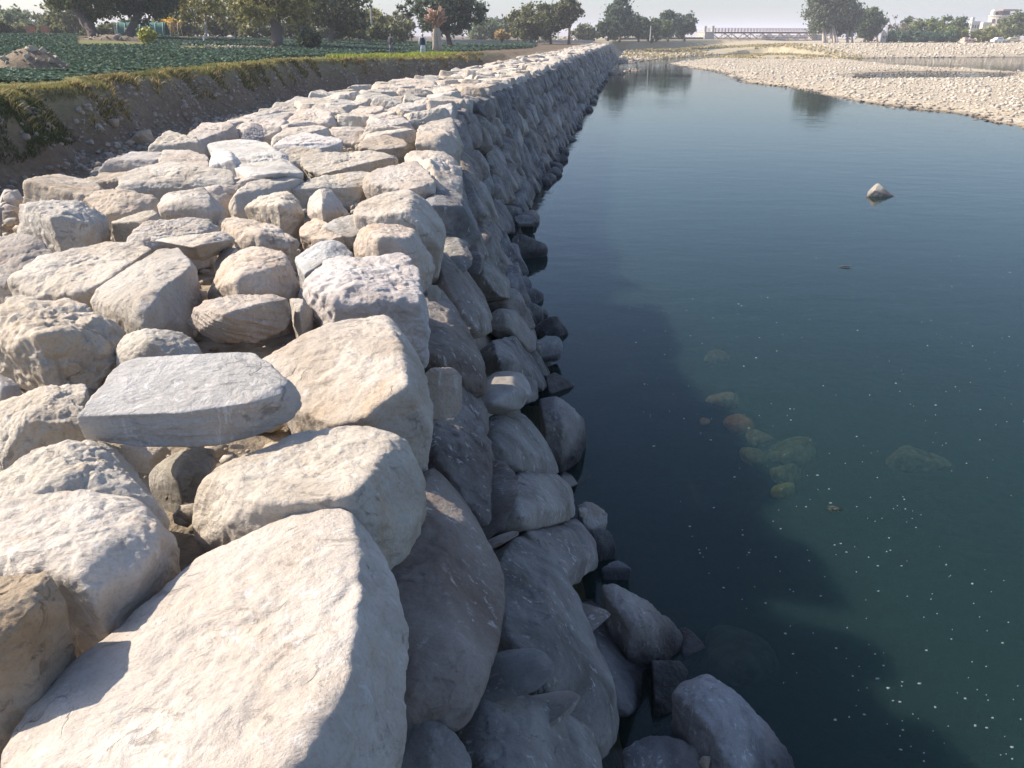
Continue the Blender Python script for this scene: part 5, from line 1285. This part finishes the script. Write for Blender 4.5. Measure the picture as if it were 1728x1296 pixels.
house('cream hut with a flat roof at the left end of the bush row', 1490, 57, 73, 4, 224, M_WALL, 4)
def car(label, px, py, D, col, rz, name='parked_car'):
    C = at_d(px, py, D); C[2] = float(terrain([C[0]], [C[1]])[0]); e = empty(name, C, rz); tag(e, label, 'car'); mt = plain('car_paint', col, .35, .05, 5, 0)
    v = []; prof = [(-2.1, .35), (-2.1, .85), (-1.5, .95), (-.9, 1.45), (.7, 1.48), (1.2, .95), (2.05, .8), (2.1, .35)]; mb = MB()
    b = []
    for y in (-.85, .85):
        for x, z in prof: b.append((x, y * (.82 if z > 1.2 else 1), z))
    mb.add(b, [tuple(range(8)), tuple(range(15, 7, -1))] + [(i, i + 8, (i + 1) % 8 + 8, (i + 1) % 8) for i in range(8)]); mb.build('body', mt, e)
    mb = MB(); mb.box((-.1, 0, 1.2), (1.5, 1.68, .32), 0, .85); mb.build('window', M_DARK, e)
    for x in (-1.3, 1.3):
        for y in (-.8, .8): mb = MB(); mb.tube([(x, y - .1, .32), (x, y + .1, .32)], .32, 14); wo = mb.build('wheel', M_DARK, e); mb = MB(); mb.tube([(x, y - .12, .32), (x, y + .12, .32)], .18, 10); mb.build('rim', mt, wo)
car('white car parked on the far right bank under the trees', 1684, 72, 226, (.75, .75, .75), .2)
car('cream car parked right of the white one on the far bank', 1708, 71.5, 228, (.62, .56, .4), -.1)
# hazy ridge on the horizon
hv, hf = [], []; xs = np.linspace(-1500, 6000, 160)
hz_ = 60 + 45 * perlin(np.stack([xs / 900, 0 * xs, 0 * xs + .3], 1)) + 14 * perlin(np.stack([xs / 200, 0 * xs, 0 * xs + 5], 1))
hz_ = np.clip(hz_ * .32, 4, 32)
for x, h in zip(xs, hz_): hv += [(x, 2300, -8), (x, 2500, h * .55), (x, 2700, h), (x, 3200, -8)]
for i in range(len(xs) - 1):
    for j in range(3): a = i * 4 + j; hf.append((a, a + 4, a + 5, a + 1))
tag(obj('hills', hv, hf, plain('hill_earth', (.30, .24, .2), 1, .15, .01, 0)), kind='structure')

# ------------------------------------------------------------------ two standing men
def skin_mesh(name, joints, edges, mat, parent, sub=1):
    """joints: name -> (xyz, radius or (rx, ry)); one continuous surface grown round the skeleton"""
    names = list(joints); me = bpy.data.meshes.new(name); me.from_pydata([joints[k][0] for k in names], [(names.index(a), names.index(b)) for a, b in edges], [])
    o = bpy.data.objects.new(name, me); COL.objects.link(o); o.parent = parent
    sk = o.modifiers.new('skin', 'SKIN'); ss = o.modifiers.new('sub', 'SUBSURF'); ss.levels = ss.render_levels = sub
    for i, k in enumerate(names):
        r = joints[k][1]; r = r if hasattr(r, '__len__') else (r, r); d = me.skin_vertices[0].data[i]; d.radius = r; d.use_root = (i == 0)
    me.materials.append(mat); return o
M_SKIN = plain('skin', (.32, .20, .14), .6, .1, 20, 0); M_HAIR = plain('hair', (.03, .025, .02), .7, .2, 30, 0)
def rings(spec, n_=20):
    mb = MB()
    for (x, y, z, rx, ry) in spec:
        for i in range(n_): mb.v.append((x + rx * math.cos(6.2832 * i / n_), y + ry * math.sin(6.2832 * i / n_), z))
    for i in range(len(spec) - 1):
        for j in range(n_): a = i * n_ + j; c_ = i * n_ + (j + 1) % n_; mb.f.append((a, c_, c_ + n_, a + n_))
    mb.f.append(tuple(range(n_ - 1, -1, -1))); mb.f.append(tuple((len(spec) - 1) * n_ + j for j in range(n_))); return mb
def person(label, px, D, rz, shirt, vest, trousers, cap, arms):
    C = at_d(px, 90, D); C[2] = float(terrain([C[0]], [C[1]])[0]); e = empty('person', C, rz); tag(e, label, 'person', 'men standing on the bank')
    J = {'pelvis': ((0, 0, .93), (.15, .11)), 'waist': ((0, 0, 1.08), (.14, .10)), 'chest': ((0, 0, 1.30), (.165, .11)), 'neck': ((0, -.005, 1.47), .055), 'jaw': ((0, .03, 1.56), (.062, .07)), 'head': ((0, .01, 1.65), (.075, .09)), 'crown': ((0, 0, 1.72), (.05, .06)), 'nose': ((0, .115, 1.615), .012)}
    E = [('pelvis', 'waist'), ('waist', 'chest'), ('chest', 'neck'), ('neck', 'jaw'), ('jaw', 'head'), ('head', 'crown'), ('head', 'nose')]
    for s, n_ in ((-1, 'l'), (1, 'r')):
        el, wr = arms[n_]
        J.update({n_ + 'hip': ((s * .1, 0, .86), .085), n_ + 'knee': ((s * .11, .015, .48), .058), n_ + 'ank': ((s * .11, -.02, .09), .04), n_ + 'toe': ((s * .125, .16, .035), .034),
                  n_ + 'sh': ((s * .19, 0, 1.41), .058), n_ + 'el': (el, .042), n_ + 'wr': (wr, .028)})
        E += [('pelvis', n_ + 'hip'), (n_ + 'hip', n_ + 'knee'), (n_ + 'knee', n_ + 'ank'), (n_ + 'ank', n_ + 'toe'), ('chest', n_ + 'sh'), (n_ + 'sh', n_ + 'el'), (n_ + 'el', n_ + 'wr')]
        w_ = np.array(wr); d = w_ - np.array(el); d = d / np.linalg.norm(d); pm = w_ + d * .07; J[n_ + 'palm'] = (tuple(pm), (.036, .02)); E.append((n_ + 'wr', n_ + 'palm'))
        for q, (off, L) in enumerate(((-.03, .075), (-.01, .085), (.01, .08), (.028, .062))):
            f1 = pm + d * L * .55 + np.array([0, off, 0]); f2 = pm + d * L + np.array([-s * .012, off * 1.1, 0]); J[f'{n_}f{q}a'] = (tuple(f1), .010); J[f'{n_}f{q}b'] = (tuple(f2), .008); E += [(n_ + 'palm', f'{n_}f{q}a'), (f'{n_}f{q}a', f'{n_}f{q}b')]
        t1 = w_ + d * .045 + np.array([0, .045, 0]); J[n_ + 'th'] = (tuple(t1), .011); J[n_ + 'th2'] = (tuple(t1 + d * .035 + np.array([0, .012, 0])), .009); E += [(n_ + 'palm', n_ + 'th'), (n_ + 'th', n_ + 'th2')]
    skin_mesh('body', J, E, M_SKIN, e, 2)
    mt = plain('cloth', shirt, .9, .12, 6, .4, .02); mv = plain('vest_cloth', vest, .9, .12, 6, .3, .02); mtr = plain('trouser_cloth', trousers, .9, .12, 6, .4, .02)
    rings([(0, 0, .52, .235, .185), (0, 0, .6, .232, .18), (0, 0, .8, .21, .165), (0, 0, 1.02, .185, .145), (0, 0, 1.25, .2, .145), (0, 0, 1.4, .185, .12), (0, 0, 1.46, .09, .08), (0, 0, 1.5, .07, .07)]).build('tunic', mt, e, True)
    for s, n_ in ((-1, 'l'), (1, 'r')):
        el, wr = arms[n_]; mb = MB(); q = np.array(wr) * .92 + np.array(el) * .08; mb.tube([(s * .16, 0, 1.42), (s * .2, 0, 1.38), el, tuple(q)], [.085, .085, .068, .06], 12); mb.build('sleeve', mt, e, True)
        rings([(s * .11, -.01, .1, .085, .09), (s * .11, -.005, .2, .10, .105), (s * .105, 0, .5, .115, .12), (s * .09, 0, .62, .11, .12)], 16).build('trouser_leg', mtr, e, True)
        mb = MB(); mb.tube([(s * .11, -.08, .045), (s * .115, .04, .05), (s * .127, .19, .03)], [.05, .055, .035], 10); mb.build('shoe', M_HAIR, e, True)
    rings([(0, 0, .86, .222, .175), (0, 0, 1.02, .205, .16), (0, 0, 1.25, .222, .165), (0, 0, 1.4, .2, .135), (0, 0, 1.45, .12, .1)]).build('waistcoat', mv, e, True)
    if cap:
        rings([(0, -.005, 1.66, .098, .115), (0, -.005, 1.70, .105, .122), (0, -.005, 1.725, .098, .115), (0, -.005, 1.78, .085, .10), (0, -.005, 1.80, .05, .06)]).build('cap', M_WHITE, e, True)
    rings([(0, -.03, 1.58, .07, .08), (0, -.022, 1.64, .086, .098), (0, -.015, 1.71, .08, .095), (0, -.01, 1.755, .045, .055)]).build('hair', M_HAIR, e, True)
    mb = MB()
    for s in (-1, 1):
        mb.tube([(s * .03, .088, 1.645), (s * .03, .1, 1.645)], [.012, .008], 8); mb.tube([(s * .082, -.005, 1.66), (s * .088, -.01, 1.62)], [.012, .016], 6)
    mb.tube([(-.025, .098, 1.555), (.025, .098, 1.555)], .007, 6); mb.build('face', plain('face_dark', (.10, .05, .04), .6, .1, 9, 0), e, True)
    return e
person('man in dark grey-blue clothes standing at the edge of the cabbages', 661, 67.5, 2.6, (.13, .14, .17), (.05, .055, .06), (.10, .12, .17), False,
       {'l': ((-.27, -.04, 1.13), (-.22, .12, .93)), 'r': ((.27, -.03, 1.13), (.27, .03, .87))})
person('man in white cap, black waistcoat and pale blue tunic standing left of the pollarded tree', 714, 67, 3.1, (.50, .58, .70), (.02, .028, .04), (.55, .60, .68), True,
       {'l': ((-.28, -.02, 1.13), (-.27, .03, .87)), 'r': ((.28, -.02, 1.13), (.28, .04, .87))})

# ------------------------------------------------------------------ haze
if HAZY:
    mb = MB(); mb.box((300, 2900, 13), (8000, 7800, 46))
    m = bpy.data.materials.new('haze_air'); m.use_nodes = True; n = m.node_tree; n.nodes.remove(n.nodes['Principled BSDF'])
    pv = N(n, 'ShaderNodeVolumePrincipled'); pv.inputs['Color'].default_value = (.84, .87, 1.0, 1); pv.inputs['Density'].default_value = .00048; pv.inputs['Anisotropy'].default_value = .0
    n.links.new(pv.outputs[0], n.nodes['Material Output'].inputs['Volume'])
    tag(mb.build('haze', m), kind='stuff')
